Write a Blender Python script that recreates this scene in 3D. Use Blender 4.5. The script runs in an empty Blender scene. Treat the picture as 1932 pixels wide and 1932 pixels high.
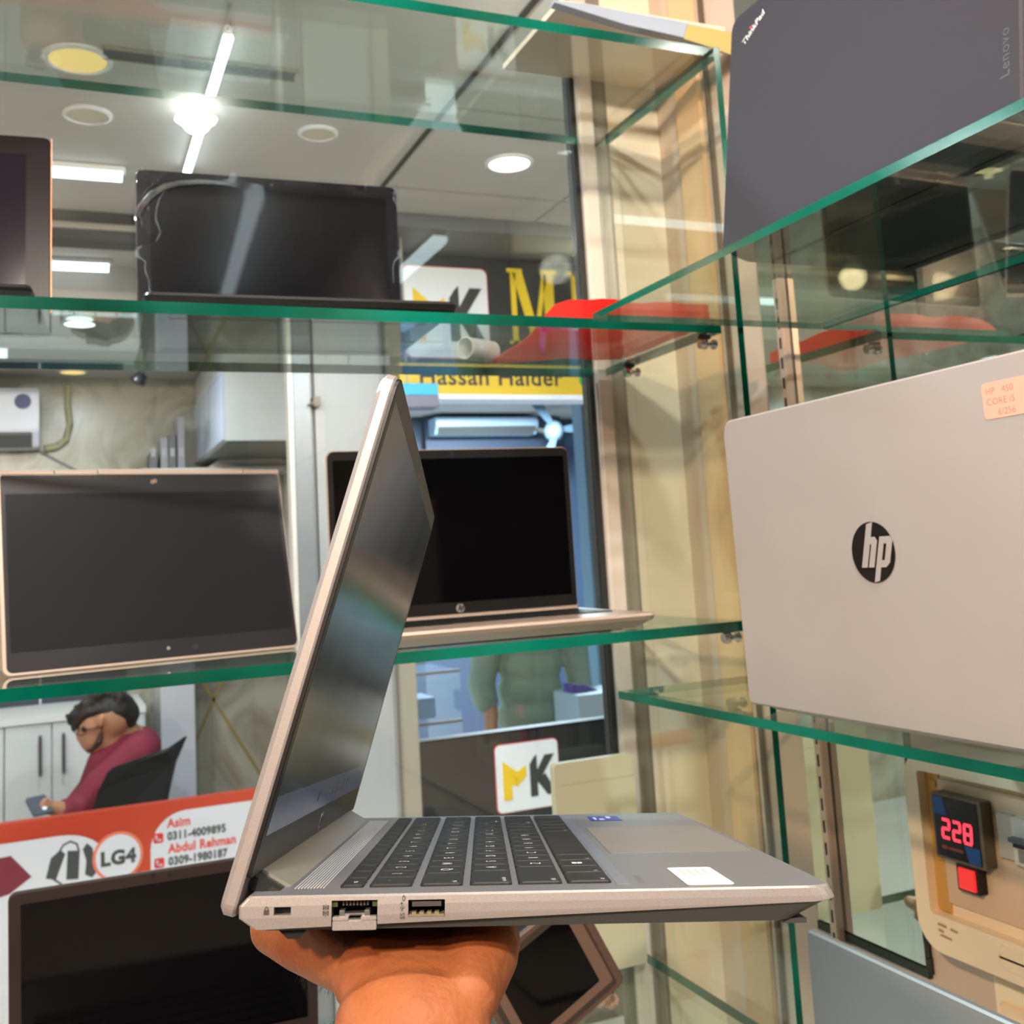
import bpy, bmesh, math, random
from mathutils import Matrix, Vector
random.seed(7)
SC = bpy.context.scene
COL = SC.collection
PI = math.pi

# ------------------------------------------------------------------ camera
# metres; the lens sits at the world origin, the shop floor is 1.65 m below it
FPX, CX, CY = 2006.88, 966.0, 797.84            # focal length and optical axis in photo pixels
HEAD, PITCH, ROLL = -0.408038, 0.124671, -0.0577258
def RX(a): return Matrix.Rotation(a, 4, 'X')
def RY(a): return Matrix.Rotation(a, 4, 'Y')
def RZ(a): return Matrix.Rotation(a, 4, 'Z')
def TR(x, y, z): return Matrix.Translation((x, y, z))
CAMR = RZ(HEAD) @ RX(PI / 2 + PITCH) @ RZ(ROLL)
cam = bpy.data.cameras.new('camera')
cam.sensor_width = 36.0
cam.sensor_fit = 'HORIZONTAL'
cam.lens = FPX / 1932 * 36.0
cam.shift_y = -(966.0 - CY) / 1932
cam.clip_start = 0.01
cam.dof.use_dof = True
cam.dof.focus_distance = 0.45
cam.dof.aperture_fstop = 24.0
camo = bpy.data.objects.new('camera', cam)
camo.matrix_world = CAMR
COL.objects.link(camo)
SC.camera = camo

SC.view_settings.view_transform = 'Standard'
SC.view_settings.look = 'None'
SC.view_settings.gamma = 1.0
SC.view_settings.use_curve_mapping = False
SC.view_settings.exposure = -0.06
SC.cycles.transparent_max_bounces = 40
SC.cycles.max_bounces = 10
SC.cycles.diffuse_bounces = 4
SC.cycles.glossy_bounces = 6
SC.cycles.caustics_reflective = False
SC.cycles.caustics_refractive = False
SC.cycles.sample_clamp_indirect = 20.0

world = bpy.data.worlds.new('world')
SC.world = world
world.use_nodes = True
world.node_tree.nodes['Background'].inputs[0].default_value = (0.55, 0.57, 0.6, 1)
world.node_tree.nodes['Background'].inputs[1].default_value = 0.05

def area(name, loc, rot, size, power, color, size_y=None, spread=None):
    l = bpy.data.lights.new(name, 'AREA')
    l.energy = power
    l.color = color
    l.size = size
    if size_y:
        l.shape = 'RECTANGLE'
        l.size_y = size_y
    else:
        l.shape = 'DISK'
    if spread: l.spread = spread
    o = bpy.data.objects.new(name, l)
    o.matrix_world = TR(*loc) @ rot
    COL.objects.link(o)
    return o
CEIL = 1.18
FLOOR = -1.65
WHITE = (0.86, 0.94, 1.0)
WARM = (1.0, 0.66, 0.40)
NEUT = (1.0, 0.93, 0.84)
def aim(a, b):
    d = Vector(b) - Vector(a)
    return d.to_track_quat('-Z', 'Y').to_matrix().to_4x4()
# light of the lamps of the place, plus unseen fills added in the corridor
area('corridor_lamp_or_fill', (0.35, 2.65, 1.14), RX(0), 0.25, 7, WHITE, 0.9)
area('corridor_lamp_or_fill', (1.25, 2.79, 1.155), RX(0), 0.12, 6, WHITE)
area('corridor_lamp_or_fill', (-0.5, 1.52, 1.15), RX(0), 0.12, 46, WHITE)  # added fill out of view, brightens the lower part of the column
area('corridor_lamp_or_fill', (1.2, 1.62, 1.15), RX(0), 0.2, 48, WHITE)  # second added fill for the column, without a lamp of its own
area('corridor_lamp_or_fill', (-1.6, 2.3, 1.15), RX(0), 0.5, 40, WHITE)
area('left_shop_lamp_light', (0.083, 4.30, 0.970), RX(0), 0.10, 15, WHITE)
area('left_shop_lamp_light', (-3.4, 4.5, 0.965), RX(0), 0.25, 36, WHITE)
area('right_shop_lamp_light', (3.0, 6.9, 1.15), RX(0), 0.8, 360, (0.72, 0.88, 1.0))
KEY = (-1.5, -0.87, 1.12)
KEY3 = (-2.5, -1.07, 1.12)
KEY2 = (-0.35, -1.0, 1.12)
area('warm_spot_light', KEY, aim(KEY, (0.3, 0.5, -0.2)), 0.11, 58, WARM)
area('warm_spot_light', KEY3, aim(KEY3, (0.3, 0.5, -0.2)), 0.13, 14, WARM)
area('warm_spot_light', KEY2, aim(KEY2, (0.5, 0.8, -0.1)), 0.12, 50, (1.0, 0.88, 0.76))
area('shop_lamp_light', (0.33, 0.02, 1.15), RX(0), 0.1, 24, NEUT)

# ------------------------------------------------------------------ pixel <-> place helpers
def ray(px, py):
    return (CAMR.to_3x3() @ Vector(((px - CX) / FPX, -(py - CY) / FPX, -1.0)))
def at(px, py, axis, val):
    """the point of the plane  axis = val  that the photo shows at this pixel"""
    v = ray(px, py)
    return v * (val / v[axis])
def onY(px, py, y): return at(px, py, 1, y)
def onX(px, py, x): return at(px, py, 0, x)
def onZ(px, py, z): return at(px, py, 2, z)

# ------------------------------------------------------------------ materials
def lin(c):
    return tuple((x / 12.92 if x <= 0.04045 else ((x + 0.055) / 1.055) ** 2.4) for x in c)
def rgb(r, g, b): return lin((r / 255, g / 255, b / 255))
MATS = {}
def mat(name, col, rough=0.5, metal=0.0, spec=0.5, bump=0.0, bscale=200.0, var=0.0, vscale=8.0,
        emit=None, estr=0.0, coat=0.0, sss=0.0, col2=None):
    if name in MATS: return MATS[name]
    m = bpy.data.materials.new(name)
    m.use_nodes = True
    nt = m.node_tree
    b = nt.nodes['Principled BSDF']
    b.inputs['Base Color'].default_value = (*col, 1)
    b.inputs['Roughness'].default_value = rough
    b.inputs['Metallic'].default_value = metal
    b.inputs['Specular IOR Level'].default_value = spec
    if coat:
        b.inputs['Coat Weight'].default_value = coat
        b.inputs['Coat Roughness'].default_value = 0.05
    if sss:
        b.inputs['Subsurface Weight'].default_value = sss
        b.inputs['Subsurface Radius'].default_value = (0.012, 0.005, 0.003)
        b.inputs['Subsurface Scale'].default_value = 0.5
    if emit:
        b.inputs['Emission Color'].default_value = (*emit, 1)
        b.inputs['Emission Strength'].default_value = estr
    if var or bump or col2:
        tc = nt.nodes.new('ShaderNodeTexCoord')
    if var or col2:
        n = nt.nodes.new('ShaderNodeTexNoise')
        n.inputs['Scale'].default_value = vscale
        n.inputs['Detail'].default_value = 6
        nt.links.new(tc.outputs['Object'], n.inputs['Vector'])
        r = nt.nodes.new('ShaderNodeValToRGB')
        r.color_ramp.elements[0].position = 0.3
        r.color_ramp.elements[1].position = 0.7
        if col2:
            r.color_ramp.elements[0].color = (*col2, 1)
            r.color_ramp.elements[1].color = (*col, 1)
        else:
            r.color_ramp.elements[0].color = (*[c * (1 - var) for c in col], 1)
            r.color_ramp.elements[1].color = (*[min(1, c * (1 + var)) for c in col], 1)
        nt.links.new(n.outputs['Fac'], r.inputs['Fac'])
        nt.links.new(r.outputs['Color'], b.inputs['Base Color'])
    if bump:
        n2 = nt.nodes.new('ShaderNodeTexNoise')
        n2.inputs['Scale'].default_value = bscale
        n2.inputs['Detail'].default_value = 3
        nt.links.new(tc.outputs['Object'], n2.inputs['Vector'])
        bp = nt.nodes.new('ShaderNodeBump')
        bp.inputs['Strength'].default_value = bump
        bp.inputs['Distance'].default_value = 0.002
        nt.links.new(n2.outputs['Fac'], bp.inputs['Height'])
        nt.links.new(bp.outputs['Normal'], b.inputs['Normal'])
    MATS[name] = m
    return m

def glass_mat(name, tint, refl=1.0, rough=0.0):
    m = bpy.data.materials.new(name)
    m.use_nodes = True
    nt = m.node_tree
    nt.nodes.clear()
    out = nt.nodes.new('ShaderNodeOutputMaterial')
    mix = nt.nodes.new('ShaderNodeMixShader')
    tr = nt.nodes.new('ShaderNodeBsdfTransparent')
    gl = nt.nodes.new('ShaderNodeBsdfGlossy')
    fr = nt.nodes.new('ShaderNodeFresnel')
    # thin panes without refraction: the same Fresnel curve on entry and on exit
    ge = nt.nodes.new('ShaderNodeNewGeometry')
    io = nt.nodes.new('ShaderNodeMix')
    io.inputs['A'].default_value = 1.5
    io.inputs['B'].default_value = 1 / 1.5
    nt.links.new(ge.outputs['Backfacing'], io.inputs['Factor'])
    nt.links.new(io.outputs['Result'], fr.inputs['IOR'])
    mu = nt.nodes.new('ShaderNodeMath')
    mu.operation = 'MULTIPLY'
    mu.inputs[1].default_value = refl
    nt.links.new(fr.outputs[0], mu.inputs[0])
    tr.inputs['Color'].default_value = (*tint, 1)
    gl.inputs['Color'].default_value = (0.95, 1.0, 0.97, 1)
    gl.inputs['Roughness'].default_value = rough
    nt.links.new(mu.outputs[0], mix.inputs[0])
    nt.links.new(tr.outputs[0], mix.inputs[1])
    nt.links.new(gl.outputs[0], mix.inputs[2])
    nt.links.new(mix.outputs[0], out.inputs[0])
    MATS[name] = m
    return m
GLASS = glass_mat('clear_shelf_glass', (0.93, 0.97, 0.95))
WGLASS = glass_mat('window_glass', (0.97, 0.99, 0.98), 0.8)
FILM = glass_mat('clear_film', (0.96, 0.97, 0.98), 0.5, 0.03)
FILM2 = glass_mat('film_curl', (0.82, 0.85, 0.9), 4.0, 0.16)
def edge_mat():
    m = mat('green_glass_edge', rgb(0, 122, 98), 0.14, 0, 0.3)
    nt = m.node_tree
    b = nt.nodes['Principled BSDF']
    tc = nt.nodes.new('ShaderNodeTexCoord')
    n = nt.nodes.new('ShaderNodeTexNoise')
    n.inputs['Scale'].default_value = 4.0
    n.inputs['Detail'].default_value = 4
    r = nt.nodes.new('ShaderNodeValToRGB')
    r.color_ramp.elements[0].position = 0.35
    r.color_ramp.elements[0].color = (*rgb(0, 50, 38), 1)
    r.color_ramp.elements[1].position = 0.68
    r.color_ramp.elements[1].color = (*rgb(0, 110, 92), 1)
    nt.links.new(tc.outputs['Object'], n.inputs['Vector'])
    nt.links.new(n.outputs['Fac'], r.inputs['Fac'])
    nt.links.new(r.outputs['Color'], b.inputs['Base Color'])
    b.inputs['Transmission Weight'].default_value = 0.0
    return m
EDGE = edge_mat()

SILVER = mat('silver_paint', rgb(142, 137, 137), 0.42, 0.45, 0.5, bump=0.05, bscale=2500, var=0.10, vscale=1800)
DECK = mat('silver_deck', rgb(120, 123, 129), 0.4, 0.5, 0.5, bump=0.03, bscale=3000)
SILVER2 = mat('satin_silver_lid', rgb(162, 155, 154), 0.45, 0.25, 0.5, var=0.04, vscale=6)
BRONZE = mat('warm_silver', rgb(184, 168, 158), 0.4, 0.4, 0.5)
BLACKP = mat('black_plastic', rgb(22, 22, 25), 0.4, 0, 0.4)
BEZEL = mat('bezel_black', rgb(20, 20, 21), 0.35, 0, 0.3)
KEYM = mat('key_black', rgb(30, 32, 33), 0.5, 0, 0.25)
LEG = mat('key_legend', rgb(200, 204, 205), 0.6)
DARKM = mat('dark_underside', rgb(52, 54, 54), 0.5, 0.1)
SCR = mat('off_screen', rgb(4, 4, 6), 0.08, 0, 0.2)
SCRM = mat('matte_off_screen', rgb(30, 32, 36), 0.3, 0, 0.12)
CHAR = mat('charcoal_lid', rgb(50, 48, 56), 0.62, 0.0, 0.2, bump=0.03, bscale=1500, var=0.04, vscale=5)
CHROME = mat('chrome', rgb(200, 198, 195), 0.12, 1.0)
PORT = mat('port_black', rgb(10, 10, 11), 0.5)
STEEL = mat('port_steel', rgb(190, 188, 186), 0.25, 0.9)
PCB = mat('port_contacts', rgb(120, 112, 90), 0.4, 0.3)
WPAPER = mat('white_paper', rgb(225, 226, 226), 0.7)
ALU = mat('aluminium_white', rgb(214, 208, 200), 0.35, 0.2, 0.5, var=0.06, vscale=9)
ALUG = mat('aluminium_grey', rgb(150, 146, 138), 0.35, 0.5)
GASK = mat('black_gasket', rgb(28, 30, 30), 0.6)
WALLB = mat('beige_wall', rgb(236, 226, 208), 0.35, 0, 0.5, var=0.05, vscale=3)
WALLG = mat('greige_wall', rgb(206, 188, 174), 0.45, 0, 0.4, var=0.05, vscale=4)
PEACH = mat('peach_strip', rgb(226, 190, 148), 0.3, 0, 0.5, var=0.04, vscale=4)
CEILM = mat('ceiling_board', rgb(186, 182, 176), 0.8, 0, 0.2, var=0.03, vscale=3)
CEILD = mat('ceiling_grid_gap', rgb(70, 68, 66), 0.9)
FLOORM = mat('floor_tile', rgb(196, 192, 184), 0.55, 0, 0.25, var=0.06, vscale=2)
DARKB = mat('dark_fascia', rgb(46, 47, 49), 0.35, 0, 0.5)
BLACKB = mat('black_board', rgb(26, 27, 30), 0.3, 0, 0.5)
YEL = mat('sign_yellow', rgb(226, 196, 40), 0.45)
YELB = mat('strip_yellow', rgb(222, 190, 60), 0.4)
DKLET = mat('sign_dark', rgb(56, 50, 58), 0.5)
MKGREY = mat('logo_dark', rgb(46, 44, 42), 0.5)
MKYEL = mat('logo_yellow', rgb(232, 190, 20), 0.5)
REDL = mat('logo_red_edge', rgb(205, 40, 50), 0.5)
PWHITE = mat('plate_white', rgb(226, 229, 232), 0.4)
WHITEG = mat('white_gloss', rgb(222, 222, 224), 0.25, 0, 0.5, var=0.02)
ACW = mat('ac_white', rgb(226, 228, 240), 0.3)
BLKCH = mat('chair_black', rgb(38, 40, 42), 0.55, bump=0.2, bscale=300)
SKIN = mat('skin', rgb(150, 93, 57), 0.55, 0, 0.22, sss=0.08, col2=rgb(126, 68, 40), vscale=32, bump=0.28, bscale=340)
SKIN2 = mat('skin_far', rgb(176, 128, 98), 0.55)
HAIR = mat('hair_black', rgb(24, 22, 22), 0.6, bump=0.5, bscale=120)
MAROON = mat('maroon_cotton', rgb(122, 34, 54), 0.8, bump=0.3, bscale=60, var=0.1, vscale=9)
KURTA = mat('sage_cotton', rgb(134, 152, 134), 0.85, bump=0.6, bscale=14, var=0.08, vscale=6)
REDF = mat('red_plastic', rgb(222, 34, 26), 0.35, 0, 0.5, var=0.08, vscale=12)
CREAM = mat('cream_plastic', rgb(246, 234, 210), 0.35, 0, 0.5, var=0.03, vscale=12)
YELLOWED = mat('yellowed_plastic', rgb(206, 164, 92), 0.4)
PINKS = mat('pink_label', rgb(214, 156, 138), 0.7)
INK = mat('pencil_ink', rgb(150, 100, 86), 0.8)
def emis(name, col, s): return mat(name, (0.03, 0.03, 0.03), 0.5, emit=col, estr=s)
LEDW = emis('led_white', (0.82, 0.94, 1.0), 9)
LEDW2 = emis('led_white_soft', (0.86, 0.95, 1.0), 3.0)
BULB = emis('bulb_white', (0.9, 1.0, 0.98), 16)
DLW = emis('downlight_white', (0.92, 1.0, 0.97), 5)
DLY = emis('downlight_yellow', (1.0, 0.72, 0.24), 1.15)
DLWARM = emis('downlight_warm', (1.0, 0.62, 0.3), 40)
CYAN = emis('cyan_display', (0.0, 0.58, 1.0), 1.25)
REDLED = emis('red_led', (1.0, 0.03, 0.06), 2.6)
REDSW = emis('red_switch_glow', (1.0, 0.02, 0.02), 0.9)
MIRR = mat('mirror_silver', (0.80, 0.84, 0.82), 0.0, 1.0)

def translucent(m, k):
    """thin plastic sheet: part of the light comes through from behind"""
    nt = m.node_tree
    b = nt.nodes['Principled BSDF']
    t = nt.nodes.new('ShaderNodeBsdfTranslucent')
    t.inputs['Color'].default_value = (0.95, 0.10, 0.07, 1)
    mx = nt.nodes.new('ShaderNodeMixShader')
    mx.inputs[0].default_value = k
    nt.links.new(b.outputs[0], mx.inputs[1])
    nt.links.new(t.outputs[0], mx.inputs[2])
    nt.links.new(mx.outputs[0], nt.nodes['Material Output'].inputs['Surface'])
translucent(REDF, 0.55)

def marble():
    m = mat('cream_marble', rgb(190, 186, 170), 0.25, 0, 0.5)
    nt = m.node_tree
    b = nt.nodes['Principled BSDF']
    tc = nt.nodes.new('ShaderNodeTexCoord')
    n = nt.nodes.new('ShaderNodeTexNoise')
    n.inputs['Scale'].default_value = 2.6
    n.inputs['Detail'].default_value = 9
    n.inputs['Distortion'].default_value = 1.6
    r = nt.nodes.new('ShaderNodeValToRGB')
    r.color_ramp.elements[0].position = 0.34
    r.color_ramp.elements[0].color = (*rgb(140, 134, 116), 1)
    r.color_ramp.elements[1].position = 0.56
    r.color_ramp.elements[1].color = (*rgb(184, 181, 166), 1)
    nt.links.new(tc.outputs['Object'], n.inputs['Vector'])
    nt.links.new(n.outputs['Fac'], r.inputs['Fac'])
    nt.links.new(r.outputs['Color'], b.inputs['Base Color'])
    return m
MARBLE = marble()

def screen_on():
    """a dim desktop picture: dark streaky wallpaper and a paler task bar"""
    m = mat('dim_desktop', rgb(12, 13, 14), 0.16, 0, 0.5)
    nt = m.node_tree
    b = nt.nodes['Principled BSDF']
    tc = nt.nodes.new('ShaderNodeTexCoord')
    mp = nt.nodes.new('ShaderNodeMapping')
    mp.inputs['Scale'].default_value = (30, 3, 1)
    mp.inputs['Rotation'].default_value = (0, 0, 0.25)
    n = nt.nodes.new('ShaderNodeTexNoise')
    n.inputs['Scale'].default_value = 1.0
    n.inputs['Detail'].default_value = 4
    nt.links.new(tc.outputs['Object'], mp.inputs['Vector'])
    nt.links.new(mp.outputs[0], n.inputs['Vector'])
    r = nt.nodes.new('ShaderNodeValToRGB')
    r.color_ramp.elements[0].position = 0.36
    r.color_ramp.elements[0].color = (*rgb(46, 52, 50), 1)
    r.color_ramp.elements[1].position = 0.72
    r.color_ramp.elements[1].color = (*rgb(66, 73, 74), 1)
    nt.links.new(n.outputs['Fac'], r.inputs['Fac'])
    nt.links.new(r.outputs['Color'], b.inputs['Emission Color'])
    b.inputs['Emission Strength'].default_value = 0.32
    return m
SCRON = screen_on()
TASK = mat('task_bar', rgb(14, 15, 18), 0.16, emit=rgb(78, 84, 100), estr=0.45)
TASKI = mat('task_icon', rgb(14, 15, 18), 0.3, emit=rgb(36, 42, 66), estr=0.6)

# ------------------------------------------------------------------ mesh helpers
class MB:
    """collects shapes and links them as ONE mesh object"""
    def __init__(s): s.bm = bmesh.new(); s.mi = 0
    def face(s, pts, mi=None):
        try:
            f = s.bm.faces.new([s.bm.verts.new(p) for p in pts])
            f.material_index = s.mi if mi is None else mi
            return f
        except ValueError:
            return None
    def box(s, lo, hi, M=None, mi=None):
        M = M or Matrix()
        v = [s.bm.verts.new(M @ Vector((x, y, z))) for z in (lo[2], hi[2]) for y in (lo[1], hi[1]) for x in (lo[0], hi[0])]
        for q in ((0, 2, 3, 1), (4, 5, 7, 6), (0, 1, 5, 4), (2, 6, 7, 3), (0, 4, 6, 2), (1, 3, 7, 5)):
            s.bm.faces.new([v[i] for i in q]).material_index = s.mi if mi is None else mi
        return s
    def prism(s, pts, z0, z1, M=None, mi=None, side=None):
        """closed outline (counter-clockwise) in x,y from z0 up to z1"""
        M = M or Matrix()
        mi = s.mi if mi is None else mi
        side = mi if side is None else side
        a = [s.bm.verts.new(M @ Vector((p[0], p[1], z0))) for p in pts]
        b = [s.bm.verts.new(M @ Vector((p[0], p[1], z1))) for p in pts]
        s.bm.faces.new(a[::-1]).material_index = mi
        s.bm.faces.new(b).material_index = mi
        for i in range(len(pts)):
            j = (i + 1) % len(pts)
            s.bm.faces.new((a[i], a[j], b[j], b[i])).material_index = side
        return s
    def rings(s, rings, cap0=True, cap1=True, mi=None):
        mi = s.mi if mi is None else mi
        vs = [[s.bm.verts.new(p) for p in r] for r in rings]
        n = len(vs[0])
        for a, b in zip(vs, vs[1:]):
            for i in range(n):
                j = (i + 1) % n
                s.bm.faces.new((a[i], a[j], b[j], b[i])).material_index = mi
        if cap0: s.bm.faces.new(vs[0][::-1]).material_index = mi
        if cap1: s.bm.faces.new(vs[-1]).material_index = mi
        return s
    def tube(s, path, r, n=8, mi=None, cap=True):
        path = [Vector(p) for p in path]
        rs = r if isinstance(r, (list, tuple)) else [r] * len(path)
        rg = []
        up = Vector((0.12, 0.31, 0.94)).normalized()
        for i, p in enumerate(path):
            d = (path[min(i + 1, len(path) - 1)] - path[max(i - 1, 0)]).normalized()
            a = d.cross(up)
            if a.length < 1e-3: a = d.cross(Vector((1, 0, 0)))
            a.normalize()
            b = d.cross(a)
            rg.append([p + rs[i] * (math.cos(t) * a + math.sin(t) * b) for t in [2 * PI * k / n for k in range(n)]])
        return s.rings(rg, cap, cap, mi)
    def disc(s, c, r, h, M=None, n=28, mi=None, side=None):
        M = M or Matrix()
        return s.prism([(c[0] + r * math.cos(2 * PI * k / n), c[1] + r * math.sin(2 * PI * k / n)) for k in range(n)], c[2], c[2] + h, M, mi, side)
    def ball(s, c, r, M=None, u=16, v=10):
        mm = TR(*c) @ Matrix.Diagonal((r[0], r[1], r[2], 1) if isinstance(r, (tuple, list)) else (r, r, r, 1))
        bmesh.ops.create_uvsphere(s.bm, u_segments=u, v_segments=v, radius=1.0, matrix=(M or Matrix()) @ mm)
        return s
    def build(s, name, mats, parent=None, smooth=False, bevel=0.0, seg=2):
        bm = s.bm
        bmesh.ops.recalc_face_normals(bm, faces=bm.faces)
        if bevel:
            es = [e for e in bm.edges if len(e.link_faces) == 2 and e.calc_face_angle(0) > 0.6]
            bmesh.ops.bevel(bm, geom=es, offset=bevel, segments=seg, affect='EDGES', clamp_overlap=True)
        me = bpy.data.meshes.new(name)
        bm.to_mesh(me)
        bm.free()
        for m in (mats if isinstance(mats, (list, tuple)) else [mats]): me.materials.append(m)
        if smooth:
            for p in me.polygons: p.use_smooth = True
            try: me.set_sharp_from_angle(angle=math.radians(35))
            except Exception: pass
        o = bpy.data.objects.new(name, me)
        COL.objects.link(o)
        if parent is not None: o.parent = parent
        return o

def rrect(x0, y0, x1, y1, r, n=5, rs=None):
    """rounded rectangle, counter-clockwise; rs = radii at (x1,y0),(x1,y1),(x0,y1),(x0,y0)"""
    rs = rs or (r, r, r, r)
    out = []
    for (cx, cy, a0, q) in ((x1 - rs[0], y0 + rs[0], -PI / 2, rs[0]), (x1 - rs[1], y1 - rs[1], 0, rs[1]),
                            (x0 + rs[2], y1 - rs[2], PI / 2, rs[2]), (x0 + rs[3], y0 + rs[3], PI, rs[3])):
        for k in range(n + 1):
            t = a0 + PI / 2 * k / n
            out.append((cx + q * math.cos(t), cy + q * math.sin(t)))
    return out

def tag(o, label=None, cat=None, group=None, kind=None):
    if label: o['label'] = label
    if cat: o['category'] = cat
    if group: o['group'] = group
    if kind: o['kind'] = kind
    return o
def empty(name, M, label, cat, group=None):
    o = bpy.data.objects.new(name, None)
    o.empty_display_size = 0.05
    COL.objects.link(o)
    o.matrix_world = M
    return tag(o, label, cat, group)
def struct(o): o['kind'] = 'structure'; return o

def text_mesh(body, size, M, depth=0.0, bold=0.0, align='LEFT', space=1.0, shear=0.0):
    """lettering as a mesh datablock; M places the text plane (x right, y up, z out)"""
    cu = bpy.data.curves.new('lettering', 'FONT')
    cu.body = body
    cu.size = size
    cu.align_x = align
    cu.align_y = 'BOTTOM_BASELINE'
    cu.extrude = depth
    cu.offset = bold
    cu.space_character = space
    cu.shear = shear
    cu.resolution_u = 3
    o = bpy.data.objects.new('lettering', cu)
    me = bpy.data.meshes.new_from_object(o)
    bpy.data.objects.remove(o)
    bpy.data.curves.remove(cu)
    me.transform(M)
    return me
def letters(name, body, size, M, m, parent, depth=0.0, bold=0.0, align='LEFT', space=1.0, shear=0.0, xs=1.0):
    me = text_mesh(body, size, M @ Matrix.Diagonal((xs, 1, 1, 1)), depth, bold, align, space, shear)
    me.name = name
    me.materials.clear()
    me.materials.append(m)
    o = bpy.data.objects.new(name, me)
    COL.objects.link(o)
    o.parent = parent
    return o

def remeshed(name, caps, m, voxel, parent=None, smooth=8):
    """one continuous skin over tapered limbs; caps = list of ((p, r), (p, r), ...) chains"""
    bm = bmesh.new()
    for ch in caps:
        for (p, r) in ch:
            rr = r if isinstance(r, (tuple, list)) else (r, r, r)
            bmesh.ops.create_uvsphere(bm, u_segments=14, v_segments=10, radius=1, matrix=TR(*p) @ Matrix.Diagonal((*rr, 1)))
        for (p, r), (q, t) in zip(ch, ch[1:]):
            p, q = Vector(p), Vector(q)
            if not isinstance(r, (tuple, list)) and not isinstance(t, (tuple, list)):
                d = q - p
                mt = Matrix.Translation((p + q) / 2) @ d.to_track_quat('Z', 'Y').to_matrix().to_4x4()
                bmesh.ops.create_cone(bm, cap_ends=True, segments=12, radius1=r, radius2=t, depth=d.length, matrix=mt)
                continue
            n = max(2, int((q - p).length / (0.8 * min(max(r) if isinstance(r, (tuple, list)) else r, max(t) if isinstance(t, (tuple, list)) else t))))
            for k in range(1, n):
                f = k / n
                ra = Vector(r if isinstance(r, (tuple, list)) else (r,) * 3)
                rb = Vector(t if isinstance(t, (tuple, list)) else (t,) * 3)
                rc = ra.lerp(rb, f)
                bmesh.ops.create_uvsphere(bm, u_segments=12, v_segments=8, radius=1, matrix=TR(*p.lerp(q, f)) @ Matrix.Diagonal((*rc, 1)))
    me = bpy.data.meshes.new(name)
    bm.to_mesh(me)
    bm.free()
    o = bpy.data.objects.new(name, me)
    COL.objects.link(o)
    md = o.modifiers.new('remesh', 'REMESH')
    md.mode = 'VOXEL'
    md.voxel_size = voxel
    sm = o.modifiers.new('smooth', 'SMOOTH')
    sm.iterations = smooth
    sm.factor = 0.5
    dg = bpy.context.evaluated_depsgraph_get()
    me2 = bpy.data.meshes.new_from_object(o.evaluated_get(dg))
    o.modifiers.clear()
    o.data = me2
    bpy.data.meshes.remove(me)
    me2.name = name
    me2.materials.clear()
    me2.materials.append(m)
    for p in me2.polygons: p.use_smooth = True
    if parent is not None: o.parent = parent
    return o

def boolean_cut(o, cutter):
    md = o.modifiers.new('cut', 'BOOLEAN')
    md.operation = 'DIFFERENCE'
    md.solver = 'EXACT'
    md.object = cutter
    dg = bpy.context.evaluated_depsgraph_get()
    me = bpy.data.meshes.new_from_object(o.evaluated_get(dg))
    o.modifiers.clear()
    old = o.data
    o.data = me
    bpy.data.meshes.remove(old)
    bpy.data.objects.remove(cutter)
    return o

# ================================================================== the room shell
YW = 1.345            # window plane behind the shelves
XM = 0.855            # right wall, carrying the mirror
YS = 3.6              # shop fronts across the corridor
def sbox(name, lo, hi, m, bevel=0.0):
    return struct(MB().box(lo, hi).build(name, m, None, bevel=bevel))
sbox('floor', (-4.4, -2.5, FLOOR - 0.1), (4.6, 8.6, FLOOR), FLOORM)
ceil = struct(MB().box((-4.4, -2.5, CEIL), (4.6, 8.6, CEIL + 0.1)).build('ceiling', CEILM))
# the mineral tiles of the corridor ceiling hang in a darker grid
grid = MB().box((0.94, 1.37, CEIL - 0.004), (2.18, 3.68, CEIL - 0.001)).build('grid', CEILD, ceil)
tm = None
for i, x in enumerate((0.95, 1.555)):
    for j, y in enumerate((1.38, 1.865, 2.47, 3.075)):
        h = 0.479 if j == 0 else (0.51 if j == 3 else 0.599)
        o = MB().box((x + 0.004, y + 0.004, CEIL - 0.014), (x + 0.601, y + h, CEIL - 0.004)).build('ceiling_tile', CEILM, ceil)
sbox('wall_back', (-4.5, -2.6, FLOOR), (0.95, -2.5, CEIL), mat('dark_wood', rgb(52, 44, 40), 0.5, var=0.15, vscale=4))
sbox('wall_left', (-4.5, -2.5, FLOOR), (-4.4, 8.6, CEIL), MARBLE)
sbox('wall_right', (XM, -2.5, FLOOR), (0.955, YW, CEIL), WALLG)
sbox('wall_window', (0.765, YW, FLOOR), (0.955, YW + 0.12, CEIL), WALLB)
sbox('wall_corridor', (0.955, YW, FLOOR), (2.7, YW + 0.12, CEIL), WALLB)
sbox('wall_far', (-4.4, 5.5, FLOOR), (1.07, 5.6, CEIL), MARBLE)
sbox('wall_divider', (1.075, 3.9, FLOOR), (1.12, 8.5, CEIL), mat('shop_wall_white', rgb(190, 196, 200), 0.6))
sbox('wall_shop', (1.12, 8.4, FLOOR), (4.6, 8.5, CEIL), mat('shop_wall_blue', rgb(58, 74, 98), 0.6))
sbox('wall_side', (4.5, 3.6, FLOOR), (4.6, 8.5, CEIL), mat('shop_wall_blue', rgb(58, 74, 98), 0.6))
sbox('trim_soffit', (-4.4, 4.2, 0.98), (1.07, 5.5, CEIL), CEILM)
sbox('trim_beam', (-4.4, 3.56, 1.085), (0.722, 3.66, CEIL), mat('beam_dark', rgb(44, 46, 48), 0.4))
MB().box((-4.4, 3.552, 1.118), (0.722, 3.56, 1.14)).build('beam_groove', ALUG, bpy.data.objects['trim_beam'])
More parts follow.
